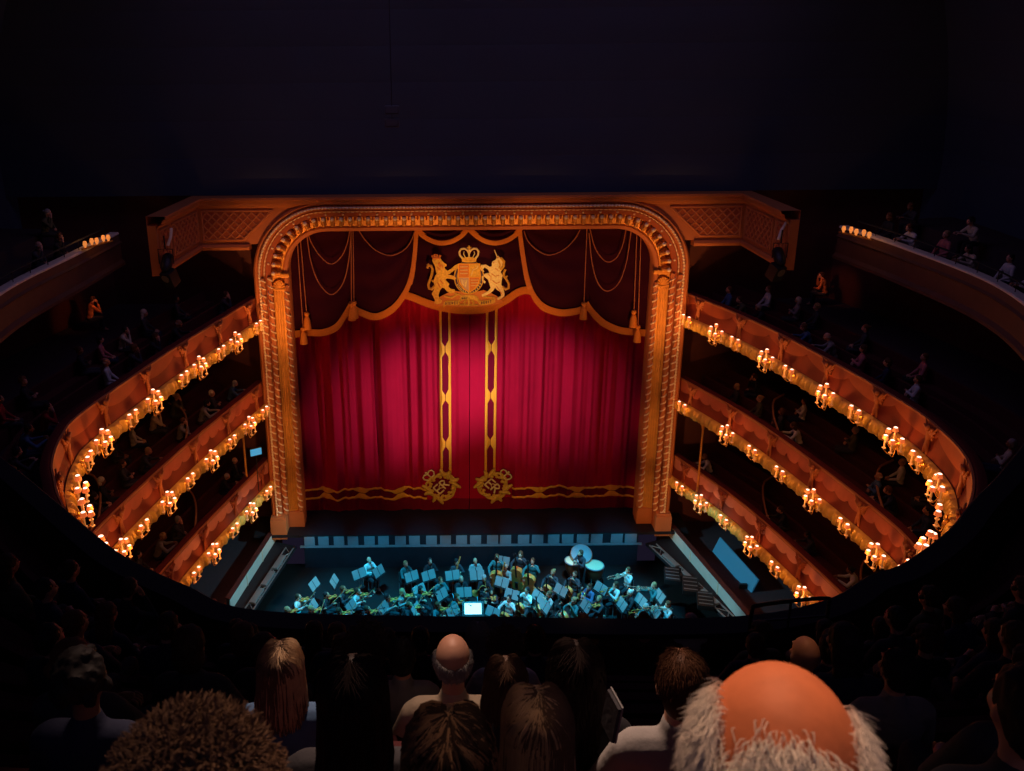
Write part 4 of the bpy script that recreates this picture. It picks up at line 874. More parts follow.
# audience on the balconies: two benches, facing the stage
for z, nm in TIERS:
    for side in ('left', 'right'):
        rng = range(36, 640, 31) if side == 'left' else range(1464, 860, -31)
        for row, (d, fz) in enumerate(((-.95, -.95), (-2.0, -.75))):
            k = 0
            for i in rng:
                if row == 1 and (nm == 'lower'): continue
                if R.random() < (.26 if row == 0 else .34): continue
                ii = i + R.randint(-5, 5); p, tt, n = FRF[ii]; pos = p + n * d + V((0, 0, z + fz))
                q = proj(pos + V((0, 0, 1.0)))
                if not (-10 < q[0] < 1034 and q[1] < 640): continue
                tgt = V((0, 2, 0)); a = math.atan2(tgt.y - p.y, tgt.x - p.x) - PI / 2; a2 = math.atan2(n.y, n.x) - PI / 2
                rz = a2 + max(-.55, min(.55, ((a - a2 + PI) % (2 * PI)) - PI)) + R.uniform(-.15, .15)
                rnd_person('@, %s from stage in %s row of %s balcony, %s side' % (ORD[k], 'front' if row == 0 else 'second', nm, side), '%s balcony audience, %s side' % (nm, side), pos, rz, ('rail', 'rail', 'chin', 'lap', 'cross') if row == 0 else ('lap', 'chin', 'cross')); k += 1
# audience in the slips beside the arch
for side, ids in (('left', range(6, 90, 7)), ('right', range(294, 210, -7))):
    k = 0
    for i in ids:
        for row, d in enumerate((1.75 - .6, 2.3)):
            if R.random() < .35: continue
            p, tt, n = AF[i]; pos = p - n * (d - .15 if row == 0 else d - .3) + V((0, 0, AZ + (-.8 if row == 0 else -.35))); q = proj(pos + V((0, 0, 1)))
            if not (-20 < q[0] < 1044) or q[1] > 640: continue
            rnd_person('@, %s from stage along the %s slips ledge' % (ORD[k], side), 'audience in the %s slips' % side, pos, math.atan2(n.y, n.x) - PI / 2, ('rail', 'chin', 'lap')); k += 1

# two people lit red in the boxes behind the upper balcony, next to the slips
for px, py, lab in ((87, 299, 'person in orange lit red, high at the back of the upper balcony, left side'), (827, 275, 'person in orange lit red, high at the back of the upper balcony, right side')):
    q = atz(px, py, 10.85); q.z = 9.6; person(lab, 'people in the side boxes', q, .9 if px > 500 else -.9, 'chin', 'short', 'brown', 'orange', 'charcoal')
    spot('box_spot', q + V((1.6 if px < 500 else -1.6, -1.0, 1.9)), q + V((0, 0, 1)), 40, (1, .25, .10), 40, 1.0, .1)
# curved dividers between the boxes of the two lower balconies
for z, nm in TIERS[1:]:
    for side in ('left', 'right'):
        for k, i0 in enumerate((150, 290, 430)):
            ii = [i0 - 60 + 6 * j for j in range(11)]; ii = ii if side == 'left' else [1499 - q for q in ii]; P = []
            for j, q in enumerate(ii): p, tt, n = FRF[q]; P.append(p - n * (.30 + 2.0 * (1 - (j / 10) ** .5)) + V((0, 0, z - .12 + .25 * (1 - j / 10))))
            t = thing('box_divider', 'curved wooden box divider on %s balcony, %s side, %s from the stage' % (nm, side, ORD[k]), 'divider', (0, 0, 0), 0, 'box dividers'); m = MB(); m.tube(P, .035, 8); obj('top_rail', m, mat('divider_wood', (.42, .20, .09), .5, 0, .2, 8), t)
            m = MB(); m.grid([[q, q - V((0, 0, .55))] for q in P]); m.grid([[q + V((0, .03, 0)), q + V((0, .03, -.55))] for q in P]); obj('divider_screen', m, DARKRED, t)
q = aty(256, 452, -1.6); t = thing('monitor', 'small blue-lit monitor in the box beside the left pillar', 'screen', q, .5); m = MB(); m.bevbox((0, .03, 0), (.50, .05, .34), .015); obj('monitor_case', m, BLACKMETAL, t); m = MB(); m.box((0, 0, 0), (.44, .012, .28)); obj('screen_glass', m, SCREEN, t); m = MB(); m.tube([(0, .05, -.15), (0, .05, -(q.z - 2.25))], .02, 6); obj('monitor_stand', m, BLACKMETAL, t)

# ------------------------------------------------------------------ orchestra
def head_to_floor(px, py, h): p = atz(px, py, PITZ + h); return V((p.x, p.y, PITZ))
CONDUCTOR = V((.2, -6.2, PITZ))
def chair(lab, loc, rz, proto=[]):
    mw = M.Translation(loc) @ M.Rotation(rz, 4, 'Z')
    if proto: return dup(proto[0], mw, lab)
    t = thing('orchestra_chair', lab, 'chair', (0, 0, 0), 0, 'orchestra chairs'); t.matrix_world = mw
    m = MB(); m.bevbox((0, .02, .42), (.42, .42, .05), .02); obj('seat', m, BLACKMETAL, t); m = MB(); m.bevbox((0, -.20, .70), (.40, .03, .28), .012, M.Rotation(.15, 3, 'X')); obj('backrest', m, BLACKMETAL, t)
    for x in (-.18, .18):
        for y in (-.17, .2): m = MB(); m.tube([(x, y, 0), (x, y, .41 if y > 0 else .82)], .014, 6); obj('leg', m, STEEL, t)
    proto.append(t); bpy.context.view_layer.update(); return t
def stand(lab, loc, rz, proto=[]):
    mw = M.Translation(loc) @ M.Rotation(rz, 4, 'Z')
    if proto: return dup(proto[0], mw, lab)
    t = thing('music_stand', lab, 'music stand', (0, 0, 0), 0, 'music stands'); t.matrix_world = mw; Q = M.Rotation(-.55, 3, 'X')
    m = MB(); m.bevbox((0, 0, 1.02), (.62, .02, .40), .008, Q); m.box(V((0, -.02, 1.02)) + Q @ V((0, -.03, -.20)), (.62, .06, .015), Q); obj('desk', m, BLACKMETAL, t)
    m = MB()
    for x in (-.15, .15): m.box(V((x, 0, 1.02)) + Q @ V((0, -.018, .02)), (.27, .012, .36), Q @ M.Rotation(.06 if x < 0 else -.06, 3, 'Z'))
    obj('sheet_music', m, PAPER, t)
    m = MB(); m.tube([(0, .02, .1), (0, .02, 1.0)], .014, 6); obj('post', m, STEEL, t)
    for k in range(3): a = 2 * PI * k / 3 + .5; m = MB(); m.tube([(0, .02, .22), (.28 * math.cos(a), .28 * math.sin(a), .01)], .010, 6); obj('foot', m, STEEL, t)
    proto.append(t); bpy.context.view_layer.update(); return t
def fiddle(mb, body, s, parts=True):
    """string instrument lying in its own frame: body in the xz plane, neck up +z, front towards -y"""
    prof = [(0, -.178), (.06, -.175), (.098, -.14), (.102, -.10), (.088, -.065), (.058, -.03), (.054, .0), (.064, .035), (.080, .075), (.080, .11), (.055, .15), (0, .168)]
    out = [(x * s, z * s) for x, z in prof] + [(-x * s, z * s) for x, z in prof[1:-1][::-1]]
    mb.prism(out, lambda p: V((p[0], .018 * s * (1.6 if s > 1.5 else 1), p[1])), lambda p: V((p[0], -.02 * s * (1.6 if s > 1.5 else 1), p[1])))
    return out
def violin(lab, mw, group, s=1.0, nm='violin', cat=None, pin=0):
    t = thing(nm, lab, cat or nm, (0, 0, 0), 0, group); t.matrix_world = mw; m = MB(); fiddle(m, None, s); obj('sound_box', m, MAPLE, t)
    m = MB(); th = .035 * s; m.tube([(0, -.02 * s, .03 * s), (0, -th, .20 * s), (0, -.02 * s, .37 * s)], [.016 * s, .012 * s, .010 * s], 6); m.tube([(0, -.02 * s, .36 * s), (0, -.01 * s, .41 * s), (0, -.03 * s, .42 * s)], .013 * s, 6)
    for k in range(4): m.tube([(-.03 * s, -.02 * s, (.375 + .01 * k) * s), (.03 * s, -.02 * s, (.375 + .01 * k) * s)], .004 * s, 5)
    obj('neck', m, BLACKMETAL, t); m = MB(); m.box((0, -.03 * s, -.05 * s), (.05 * s, .03 * s, .008 * s)); m.box((0, -.035 * s, -.11 * s), (.03 * s, .01 * s, .09 * s)); obj('bridge', m, BLACKMETAL, t)
    if pin: m = MB(); m.tube([(0, 0, -.175 * s), (0, 0, -.175 * s - pin)], .008, 6); obj('end_pin', m, STEEL, t)
    return t
def bow(lab, mw):
    t = thing('bow', lab, 'bow', (0, 0, 0), 0, 'bows'); t.matrix_world = mw; m = MB(); m.tube([(0, 0, 0), (.25, 0, .012), (.55, 0, .010), (.72, 0, .03)], .006, 5); obj('stick', m, MAPLE, t); m = MB(); m.box((.36, 0, -.018), (.70, .012, .003)); m.box((.04, 0, -.01), (.05, .014, .02)); obj('hair_ribbon', m, PAPER, t); return t
def face_to(p, q): return math.atan2(q.y - p.y, q.x - p.x) - PI / 2
# (px, py) of the head, what is played
ORCH = [(368.5, 559, 'oboe'), (405, 563, 'clarinet'), (429.5, 560, 'clarinet'), (456, 561, 'bassoon'), (475, 560, 'oboe'), (440, 579, 'flute'), (461, 578, 'clarinet'),
        (325, 594, 'violin'), (297, 596, 'violin'), (357, 590, 'violin'), (342, 588, 'violin'), (401.5, 591, 'violin'), (386, 596, 'violin'), (457, 596, 'viola'), (437, 604, 'viola'), (310, 608, 'violin'), (286, 609, 'violin'), (366, 608, 'violin'), (408, 604, 'viola'), (420, 588, 'viola'), (338, 610, 'violin'),
        (497, 556, 'bass'), (521, 553, 'bass'), (506, 566, 'bassoon'), (533, 560, 'bass'), (553, 572, 'cello'), (575, 574, 'cello'), (527, 590, 'cello'), (509, 598, 'cello'), (549, 594, 'cello'), (590, 586, 'horn'), (617, 584, 'trumpet'), (631, 592, 'trumpet'), (654, 585, 'trombone'), (628, 570, 'trombone'), (600, 598, 'viola'), (574, 600, 'cello'), (647, 606, 'trumpet'), (668, 604, 'trombone'), (583, 551, 'timpani'), (492, 590, 'viola'), (484, 577, 'horn')]
PLAYER = dict(violin='violinist', viola='viola player', cello='cellist', bass='double bass player', oboe='oboist', clarinet='clarinettist', flute='flautist', bassoon='bassoonist', horn='horn player', trumpet='trumpeter', trombone='trombonist', timpani='timpanist')
byk = {}
for px, py, k in ORCH: byk.setdefault(k, []).append((px, py))
def tubeinst(nm, lab, mw, parts, group):
    t = thing(nm, lab, nm, (0, 0, 0), 0, group); t.matrix_world = mw
    for pn, pts, r, mt in parts: m = MB(); m.tube(pts, r, 8); obj(pn, m, mt, t)
    return t
RO = random.Random(21)
for px, py, k in ORCH:
    rank = sorted(byk[k]).index((px, py)); tot = len(byk[k]); place = 'only' if tot == 1 else '%s from the left' % ORD[rank]
    nm = PLAYER[k]; ps = {'violin': 'violin', 'viola': 'violin', 'cello': 'cello', 'bass': 'stand', 'trombone': 'bone', 'timpani': 'drum'}.get(k, 'wind'); standing = ps in ('stand', 'drum')
    f = head_to_floor(px, py, 1.70 if standing else 1.27); rz = face_to(f, CONDUCTOR) + RO.uniform(-.2, .2)
    h = RO.choice(['short', 'short', 'bob', 'long', 'bun', 'rim']); hc = RO.choice(['black', 'brown', 'chestnut', 'blond', 'grey', 'white'])
    top = RO.choice(['black', 'charcoal', 'charcoal', 'grey', 'teal', 'white']) if (px, py) != (590, 586) else 'blue'
    person('%s in %s, %s among the pit %ss' % (nm, top, place, nm), 'pit musicians', f, rz, ps, h, hc, top, 'black', RO.choice([0, 0, 0, 1]))
    if not standing: chair("black chair of the %s, %s" % (nm, place), f, rz)
    W = M.Translation(f) @ M.Rotation(rz, 4, 'Z')
    L = '%s held by the %s, %s' % ({'bass': 'double bass', 'trombone': 'shiny trombone', 'horn': 'brass horn', 'trumpet': 'brass trumpet', 'flute': 'silver flute', 'oboe': 'black oboe', 'clarinet': 'black clarinet', 'bassoon': 'dark bassoon', 'violin': 'brown violin', 'viola': 'brown viola', 'cello': 'varnished brown cello'}.get(k, k), nm, place)
    if k in ('violin', 'viola'):
        s = 1.0 if k == 'violin' else 1.12
        violin(L, W @ M.Translation((-.12, .26, 1.10)) @ M.Rotation(.35, 4, 'Z') @ M.Rotation(-1.35, 4, 'X') @ M.Scale(1, 4), k + 's in the pit', s, k)
        bow('slender bow of the %s, %s' % (nm, place), W @ M.Translation((.28, .34, 1.08)) @ M.Rotation(2.75 + RO.uniform(-.3, .3), 4, 'Z') @ M.Rotation(-.55 + RO.uniform(-.3, .3), 4, 'Y'))
    elif k == 'cello':
        violin(L, W @ M.Translation((-.02, .36, .58)) @ M.Rotation(PI, 4, 'Z') @ M.Rotation(.28, 4, 'X') @ M.Rotation(.12, 4, 'Y'), 'cellos in the pit', 2.15, 'cello', None, .25)
        bow('slender bow of the %s, %s' % (nm, place), W @ M.Translation((.36, .48, .66)) @ M.Rotation(PI, 4, 'Z') @ M.Rotation(.2, 4, 'Y'))
    elif k == 'bass':
        violin(L, W @ M.Translation((.02, .34, .78)) @ M.Rotation(PI, 4, 'Z') @ M.Rotation(.18, 4, 'X'), 'double basses in the pit', 3.1, 'double_bass', 'double bass', .22)
    elif k in ('oboe', 'clarinet'):
        tubeinst(k, L, W @ M.Translation((0, .13, 1.17)), [('body_tube', [(0, 0, 0), (.01, .22, -.36), (.01, .26, -.44)], [.012, .014, .014], BLACKMETAL), ('bell', [(.01, .25, -.42), (.01, .29, -.50)], [.016, .032], BLACKMETAL), ('key_work', [(.012, .05, -.06), (.02, .2, -.31)], .006, SILVER)], 'woodwinds in the pit')
    elif k == 'flute':
        tubeinst(k, L, W @ M.Translation((-.08, .13, 1.18)), [('flute_tube', [(0, 0, 0), (.70, .10, -.04)], .014, SILVER), ('lip_plate', [(.05, .0, .012), (.10, .01, .01)], .014, SILVER)], 'woodwinds in the pit')
    elif k == 'bassoon':
        tubeinst(k, L, W @ M.Translation((.22, .22, .62)), [('long_joint', [(0, 0, -.1), (-.28, .06, 1.0)], .028, MAPLE), ('boot_joint', [(.03, 0, -.2), (-.06, .03, .30)], .04, MAPLE), ('crook', [(-.05, .02, .30), (-.12, .05, .55), (-.22, -.07, .55)], .008, SILVER)], 'woodwinds in the pit')
    elif k == 'trumpet':
        tubeinst(k, L, W @ M.Translation((0, .14, 1.15)), [('lead_pipe', [(0, 0, 0), (0, .42, 0), (0, .46, -.05), (0, .42, -.10), (0, .12, -.10)], .010, BRASS), ('bell', [(0, .12, -.10), (0, .40, -.10), (0, .48, -.10), (0, .54, -.10)], [.011, .014, .028, .062], BRASS), ('valves', [(0, .22, -.14), (0, .22, .03)], .03, BRASS)], 'brass in the pit')
    elif k == 'trombone':
        tubeinst(k, L, W @ M.Translation((0, .13, 1.16)) @ M.Rotation(.25, 4, 'X'), [('slide', [(.05, 0, 0), (.05, .95, -.02), (.05, 1.0, -.06), (.05, .95, -.12), (.05, .05, -.10)], .013, SILVER), ('bell_section', [(.05, .05, -.10), (-.05, -.25, -.08), (-.10, -.30, 0), (-.10, -.2, .03), (-.10, .38, .03), (-.10, .52, .03), (-.10, .60, .03)], [.013, .013, .013, .015, .022, .045, .11], SILVER)], 'brass in the pit')
    elif k == 'horn':
        m = [(.14 * math.cos(a), .02 * math.sin(3 * a), .14 * math.sin(a)) for a in [2 * PI * i / 20 for i in range(26)]]
        tubeinst(k, L, W @ M.Translation((.08, .26, .92)), [('coil', m, .014, BRASS), ('bell', [(.14, 0, 0), (.22, -.06, -.12), (.26, -.12, -.22), (.28, -.16, -.28)], [.02, .03, .06, .15], BRASS), ('mouth_pipe', [(-.1, 0, .10), (-.10, -.06, .2), (-.08, -.12, .27)], .009, BRASS)], 'brass in the pit')
# stands: (px, py) of the desk
for i, (px, py) in enumerate(sorted([(314, 584), (334, 581), (359, 573.5), (378.5, 571), (411.5, 576), (428.5, 575), (452.5, 575), (477, 575), (419, 589.5), (441.5, 594), (464, 592), (313, 606), (351, 606), (383, 608), (416, 609), (453, 611), (502.5, 560.5), (502, 582), (476, 572), (512, 594), (538, 596), (601, 588), (561, 590), (641, 600), (622, 604), (660, 596), (545, 606), (586, 606), (656, 612), (493, 612)])):
    p = atz(px, py, PITZ + 1.05); p.z = PITZ; stand('music stand with white sheets, %s from the left of all thirty in the pit' % ORD[i], p, face_to(p, CONDUCTOR) + PI + RO.uniform(-.2, .2) if py > 595 else face_to(p, CONDUCTOR) + PI + RO.uniform(-.35, .35))
# timpani and cymbal
for lab, px, py, r in [('kettledrum with pale skin, left of the pair', 573.5, 560.5, .34), ('kettledrum with pale skin, right of the pair', 594.5, 565, .37)]:
    p = atz(px, py, PITZ + .88); t = thing('kettledrum', lab, 'drum', (p.x, p.y, PITZ), 0, 'kettledrums')
    m = MB(); m.lathe([(.08, .18), (r * .6, .25), (r * .9, .45), (r, .70), (r, .86)], 20); obj('kettle', m, COPPER, t); m = MB(); m.lathe([(.001, .885), (r * .9, .885), (r * .98, .875)], 24); obj('drum_skin', m, DRUMSKIN, t); m = MB(); m.lathe([(r, .84), (r + .03, .85), (r + .03, .88), (r - .01, .89), (r - .01, .85)], 24); obj('hoop', m, STEEL, t)
    for k in range(3): a = k * 2.1; m = MB(); m.tube([(r * .8 * math.cos(a), r * .8 * math.sin(a), .5), (r * .8 * math.cos(a), r * .8 * math.sin(a), 0)], .02, 6); obj('leg', m, STEEL, t)
p = atz(581, 555.5, PITZ + 1.0); t = thing('bass_drum', 'blue-lit bass drum tilted behind the kettledrums', 'drum', (p.x, p.y, PITZ)); T = M.Translation((0, 0, 1.0)) @ M.Rotation(.5, 4, 'X'); m = MB(); m.lathe([(.42, -.16), (.45, -.14), (.45, .14), (.42, .16)], 22, T, False); obj('drum_shell', m, COPPER, t)
m = MB(); m.lathe([(.001, .162), (.42, .16)], 22, T); m.lathe([(.001, -.162), (.42, -.16)], 22, T); obj('drum_skin', m, PITWALL, t); m = MB(); m.tube([(-.4, 0, 0), (-.3, 0, .95)], .02, 6); m.tube([(.4, 0, 0), (.3, 0, .95)], .02, 6); obj('cradle', m, STEEL, t)
p = atz(473, 608, PITZ + 1.12); t = thing('conductor_desk', 'brightly lit white score on the conductor desk', 'lectern', (p.x, p.y, PITZ)); m = MB(); Q = M.Rotation(-.95, 3, 'X'); m.bevbox((0, 0, 1.08), (.8, .03, .56), .01, Q); obj('desk_board', m, BLACKMETAL, t); m = MB(); m.box(V((0, 0, 1.08)) + Q @ V((0, -.03, 0)), (.62, .02, .40), Q); obj('open_score', m, SCORE_GLOW, t); m = MB(); m.tube([(0, .0, 0), (0, .0, 1.08)], .03, 8); obj('post', m, STEEL, t); m = MB(); m.lathe([(.3, 0), (.3, .03), (.04, .06)], 16); obj('desk_base', m, STEEL, t)
# ------------------------------------------------------------------ amphitheatre audience seen from behind
def at_front(x):     # nearest frame of the amphitheatre front for given x near the middle
    return min(AF[95:206], key=lambda f: abs(f[0].x - x))
SLOPE = RH / RD
def head_on_rake(px, py, hz=1.28, dy=-.95):
    """point where the ray through a head meets the sloping surface of heads"""
    d = ray(px, py).normalized(); lo, hi = .4, 16.0
    def gap(t):
        p = EYE + d * t; best = min(AF[95:206], key=lambda f: (f[0] - V((p.x, p.y, 0))).length); dist = (best[0] - V((p.x, p.y, 0))).length
        return p.z - (RZ0 + hz + (dist - .95) * SLOPE)
    t = lo
    while t < hi and gap(t) > 0: t += .05
    return EYE + d * t
def strand_long(m, n, R3, length, rr, wave=.0, w=.0035, part=0.0, spread=1.0, seed=0):
    for i in range(n):
        a = rr.uniform(-1, 1) * 2.3 - PI / 2; rad = 1 + rr.uniform(.0, .09); P = []; th0 = rr.uniform(.06, .45); y0 = rr.uniform(-.075, .05); clump = .006 * math.sin(a * 23)
        steps = 10; L = length * rr.uniform(.75, 1.0)
        for j in range(steps + 1):
            q = j / steps; th = th0 + (1.75 - th0) * min(1, q * 1.9); g = 1 - min(1, q * 2)
            ex, ey, ez = math.sin(th) * math.cos(a) * R3[0] * rad, -.02 + math.sin(th) * math.sin(a) * R3[1] * rad + y0 * g * .8, .03 + math.cos(th) * R3[2] * rad - .016 * g * abs(y0) / .07
            if q > .5: f = (q - .5) / .5; ez -= f * L; ex *= 1 + .15 * f * spread; ey -= .02 * f; ex += clump * f
            if wave: ex += wave * math.sin(q * 14 + a * 9 + i * .05) * q; ey += wave * math.cos(q * 13 + a * 7) * q
            P.append((ex + part * (1 - q), ey, ez))
        m.tube(P, [w * (.5 if j == 0 else 1.1 if j < steps else .3) for j in range(steps + 1)], 4, False)
def strand_short(m, n, R3, L, rr, zmin=-.5, zmax=1.0, w=.002, cond=None, flow=V((0, -.3, -1)), c0=V((0, -.015, .02)), lift=.5):
    k = 0
    while k < n:
        z = rr.uniform(zmin, zmax); a = rr.uniform(0, 2 * PI); q = math.sqrt(max(0, 1 - z * z)); nn = V((q * math.cos(a), q * math.sin(a), z))
        if (nn.y > .35 and nn.z < .45): 
            continue
        if cond and not cond(nn, rr): continue
        k += 1; p = c0 + V((nn.x * R3[0], nn.y * R3[1], nn.z * R3[2])); f = (flow - nn * flow.dot(nn)); f = f.normalized() if f.length > .05 else V((rr.uniform(-1, 1), -1, 0)).normalized()
        f = (f + V((rr.uniform(-.5, .5), rr.uniform(-.5, .5), rr.uniform(-.3, .3)))).normalized(); l = L * rr.uniform(.6, 1.2)
        m.tube([p - nn * .004, p + (nn * lift + f * .6) * l * .4, p + (nn * lift * .7 + f) * l * .75, p + (nn * lift * .55 + f * 1.15) * l], [w, w, w * .8, w * .2], 4, False)
def strand_curl(m, n, R3, rr, rad=.012, w=.004, c0=V((0, -.015, .02)), L=.06, zmin=-.6, down=0.0):
    if n > 1500: rad *= .42; w *= .30; L *= .8
    k = 0
    while k < n:
        z = rr.uniform(zmin, 1); a = rr.uniform(0, 2 * PI); q = math.sqrt(max(0, 1 - z * z)); nn = V((q * math.cos(a), q * math.sin(a), z))
        if nn.y > .45 and nn.z < .5: continue
        k += 1; p = c0 + V((nn.x * R3[0], nn.y * R3[1], nn.z * R3[2])); ax = (nn * .5 + V((rr.uniform(-1, 1), rr.uniform(-1, 1), rr.uniform(-1, .4) - down))).normalized(); u = ax.orthogonal().normalized(); v = ax.cross(u); ph = rr.uniform(0, 6); P = []
        for j in range(11): b = ph + j * .95; P.append(p + ax * L * j / 10 + (u * math.cos(b) + v * math.sin(b)) * rad * (1 - .04 * j))
        m.tube(P, [w] * 10 + [w * .3], 5, False)
def near_person(label, px, py, width_px, hair, hcol, top, skin=0, rz=0.0, tilt=0.0, strands=1000, seed=1, length=.3, hm2=None, group='foreground audience', rake=True, dist=None):
    """place by head centre; the scale follows the head's width in the photo"""
    p = head_on_rake(px, py) if rake else EYE + ray(px, py).normalized() * dist
    c = (p - EYE).dot(fw); wreal = width_px * c / F; base = {'bald': .180, 'rim': .180, 'short': .185, 'long': .215, 'bob': .205, 'curly': .225, 'wavy': .235}[hair]
    s = max(.82, min(1.25, wreal / base)); b, tp, tr, HM = POSES['near']
    loc = p - V((0, 0, 1.28 * s)) - M.Rotation(rz, 3, 'Z') @ V((0, .0, 0)); t = thing('person', label, 'person', loc, rz, group); t.scale = (s, s, s)
    put('body', b, t, None, [SKINS[skin] if isinstance(skin, int) else skin, EYE_M]); put('top', tp, t, None, [CLOTH[top] if isinstance(top, str) else top]); put('trousers', tr, t, None, [CLOTH['charcoal']])
    rr = random.Random(seed); m = MB(); hm = HAIRS[hcol] if isinstance(hcol, str) else hcol; T = HM
    if hair in ('long', 'wavy', 'bob'):
        h = MB(); h.ell((0, -.020, .036), (.090, .104, .104), None, 22, 14); ln = length if hair != 'bob' else .10
        h.ell((0, -.045, -.035), (.095, .078, .12), None, 18, 12)
        if hair != 'bob': h.ell((0, -.070, -.05 - ln * .45), (.105, .060, .07 + ln * .5), None, 18, 12)
        m = remesh(h, .009, 4); s2 = MB(); strand_long(s2, int(strands * (.5 if hm2 else 1)), (.094, .106, .108), ln + (.05 if hair == 'bob' else .05), rr, .022 if hair == 'wavy' else .003, .0038, rr.uniform(-.012, .012))
    elif hair == 'short':
        h = MB(); h.ell((0, -.026, .034), (.083, .098, .098), None, 22, 14); h.ell((0, -.058, -.03), (.074, .056, .07), None, 18, 12); m = remesh(h, .008, 3); s2 = MB(); strand_short(s2, strands * 2, (.084, .100, .100), .022, rr, -.65, 1.0, .0011, None, V((0, -.6, -.8)), V((0, -.022, .030)), .14)
    elif hair == 'curly':
        h = MB(); h.ell((0, -.020, .034), (.092, .104, .104), None, 22, 14); h.ell((0, -.05, -.03), (.085, .07, .09), None, 18, 12); m = remesh(h, .009, 3); s2 = MB(); strand_curl(s2, strands, (.094, .106, .106), rr, .011, .0042, V((0, -.022, .030)), .055)
        if length > .3: strand_curl(s2, strands // 2, (.125, .08, .16), rr, .014, .0045, V((0, -.05, -.10)), .09, -1, .6)
    elif hair == 'rim':
        h = MB(); h.ell((0, -.028, -.008), (.081, .090, .045), None, 22, 12); m = remesh(h, .007, 3); s2 = MB(); strand_short(s2, strands, (.081, .099, .100), .018, rr, -.55, .38, .0018, lambda n, r: n.z < .20 + .12 * abs(n.x), V((0, -.3, -.9)), V((0, -.018, .022)), .25)
    if m.v:
        ho = put('hair', m.mesh('hair', [hm]), t, T); so = stuff(put('hair_strands', s2.mesh('hair_strands', [hm2 or hm]), ho))
        if hair in ('long', 'wavy', 'bob') and hm2: s3 = MB(); strand_long(s3, strands, (.0935, .1055, .1075), ln + .05, rr, .012 if hair == 'wavy' else .003, .0038, 0); stuff(put('hair_underlayer', s3.mesh('hair_underlayer', [hm]), ho))
    return t, p, s
def hmat(n, c, r=.55): return mat('hair_' + n, c, r, 0, .35, 30, spec=.10)
HL_BLOND = hmat('streaked_blond', (.50, .36, .22)); HL_BROWN = hmat('streaked_brown', (.13, .085, .058)); HL_DARK = hmat('near_black', (.018, .012, .011)); HL_CURL = hmat('curly_brown', (.13, .085, .062)); HL_GINGER = hmat('ginger_brown', (.09, .040, .020))
NEARP = []
def NP_(*a, **k): r = near_person(*a, **k); NEARP.append(r[1]); return r
NP_('person with straight blond-streaked hair and a blue top', 280, 668, 48, 'long', HL_BROWN, 'blue', seed=2, length=.20, strands=900, hm2=HL_BLOND)
NP_('person with very long straight near-black hair, beside the blond-streaked one', 354, 696, 74, 'long', HL_DARK, 'black', seed=3, length=.42, strands=1100)
NP_('person with curly auburn-brown hair, just beyond the long black hair', 367, 648, 46, 'curly', HL_CURL, 'charcoal', seed=4, strands=420)
NP_('dark short-haired man in a pale collar, left of the balding man', 402, 655, 30, 'short', 'black', 'grey', seed=5, strands=900)
NP_('balding man with a grey rim of hair, near the picture middle', 453, 660, 48, 'rim', 'grey', 'cream', seed=6, strands=1500)
NP_('person with dark wavy highlighted hair in front of the balding man', 450, 757, 98, 'wavy', HL_DARK, 'black', seed=7, length=.30, strands=1300, hm2=HL_BROWN)
NP_('person with straight brown-blond hair falling to the shoulders, lowest in the middle', 538, 728, 74, 'long', HL_BROWN, 'black', seed=8, length=.34, strands=1400, hm2=HL_BLOND)
NP_('person with a dark brown bob, behind the straight brown-blond hair', 506, 682, 44, 'bob', 'brown', 'black', seed=9, strands=800)
NP_('person with a large mass of dark hair, right of the middle', 575, 672, 62, 'wavy', HL_DARK, 'black', seed=10, length=.34, strands=900)
NP_('brown-haired man in a grey shirt, left of the white-haired bald man', 682, 682, 54, 'short', HL_GINGER, 'grey', seed=11, strands=1800)
NP_('person with grey streaked hair in a patterned blouse', 478, 636, 28, 'bob', 'grey', PROGM, seed=12, strands=600)
NP_('person with short curly hair beyond the brown bob', 505, 645, 32, 'curly', HL_CURL, 'white', seed=13, strands=300)
NP_('person with brown rounded hair near the front rail, right of middle', 535, 638, 22, 'short', 'brown', 'charcoal', seed=14, strands=600)
NP_('small bald man in dark clothes beyond the white-haired bald man', 806, 655, 30, 'bald', 'grey', 'navy', seed=15)
NP_('person in a yellow-orange top leaning at the front rail', 583, 622, 15, 'short', 'brown', 'orange', seed=16, strands=300)
NP_('dark curly-haired person filling the bottom left corner', 196, 812, 164, 'curly', HL_DARK, 'black', seed=17, strands=8000, hm2=HL_CURL, length=.35, rake=False, dist=1.32)
for q, pw in ((NEARP[13], 170), (NEARP[14], 110)): spot('house_spot', q + V((0, 1.6, 5.0)), q, pw, (1, .45, .22), 9, 1.0, .2)  # added narrow lamps that brighten two single heads
NP_('dark-haired person in pale grey, just right of the big white-haired bald head', 898, 668, 34, 'short', 'black', 'grey', seed=22, strands=700)
NP_('small dark-haired person in cream at the front rail, left of the middle', 494, 622, 13, 'short', 'chestnut', 'cream', seed=23, strands=200)
NP_('small dark-haired person in pink at the front rail, right of the orange top', 644, 619, 13, 'short', 'chestnut', 'pink', seed=24, strands=200)
NP_('small grey-haired person in white at the front rail, under the pit right end', 691, 621, 14, 'short', 'grey', 'white', seed=25, strands=200)
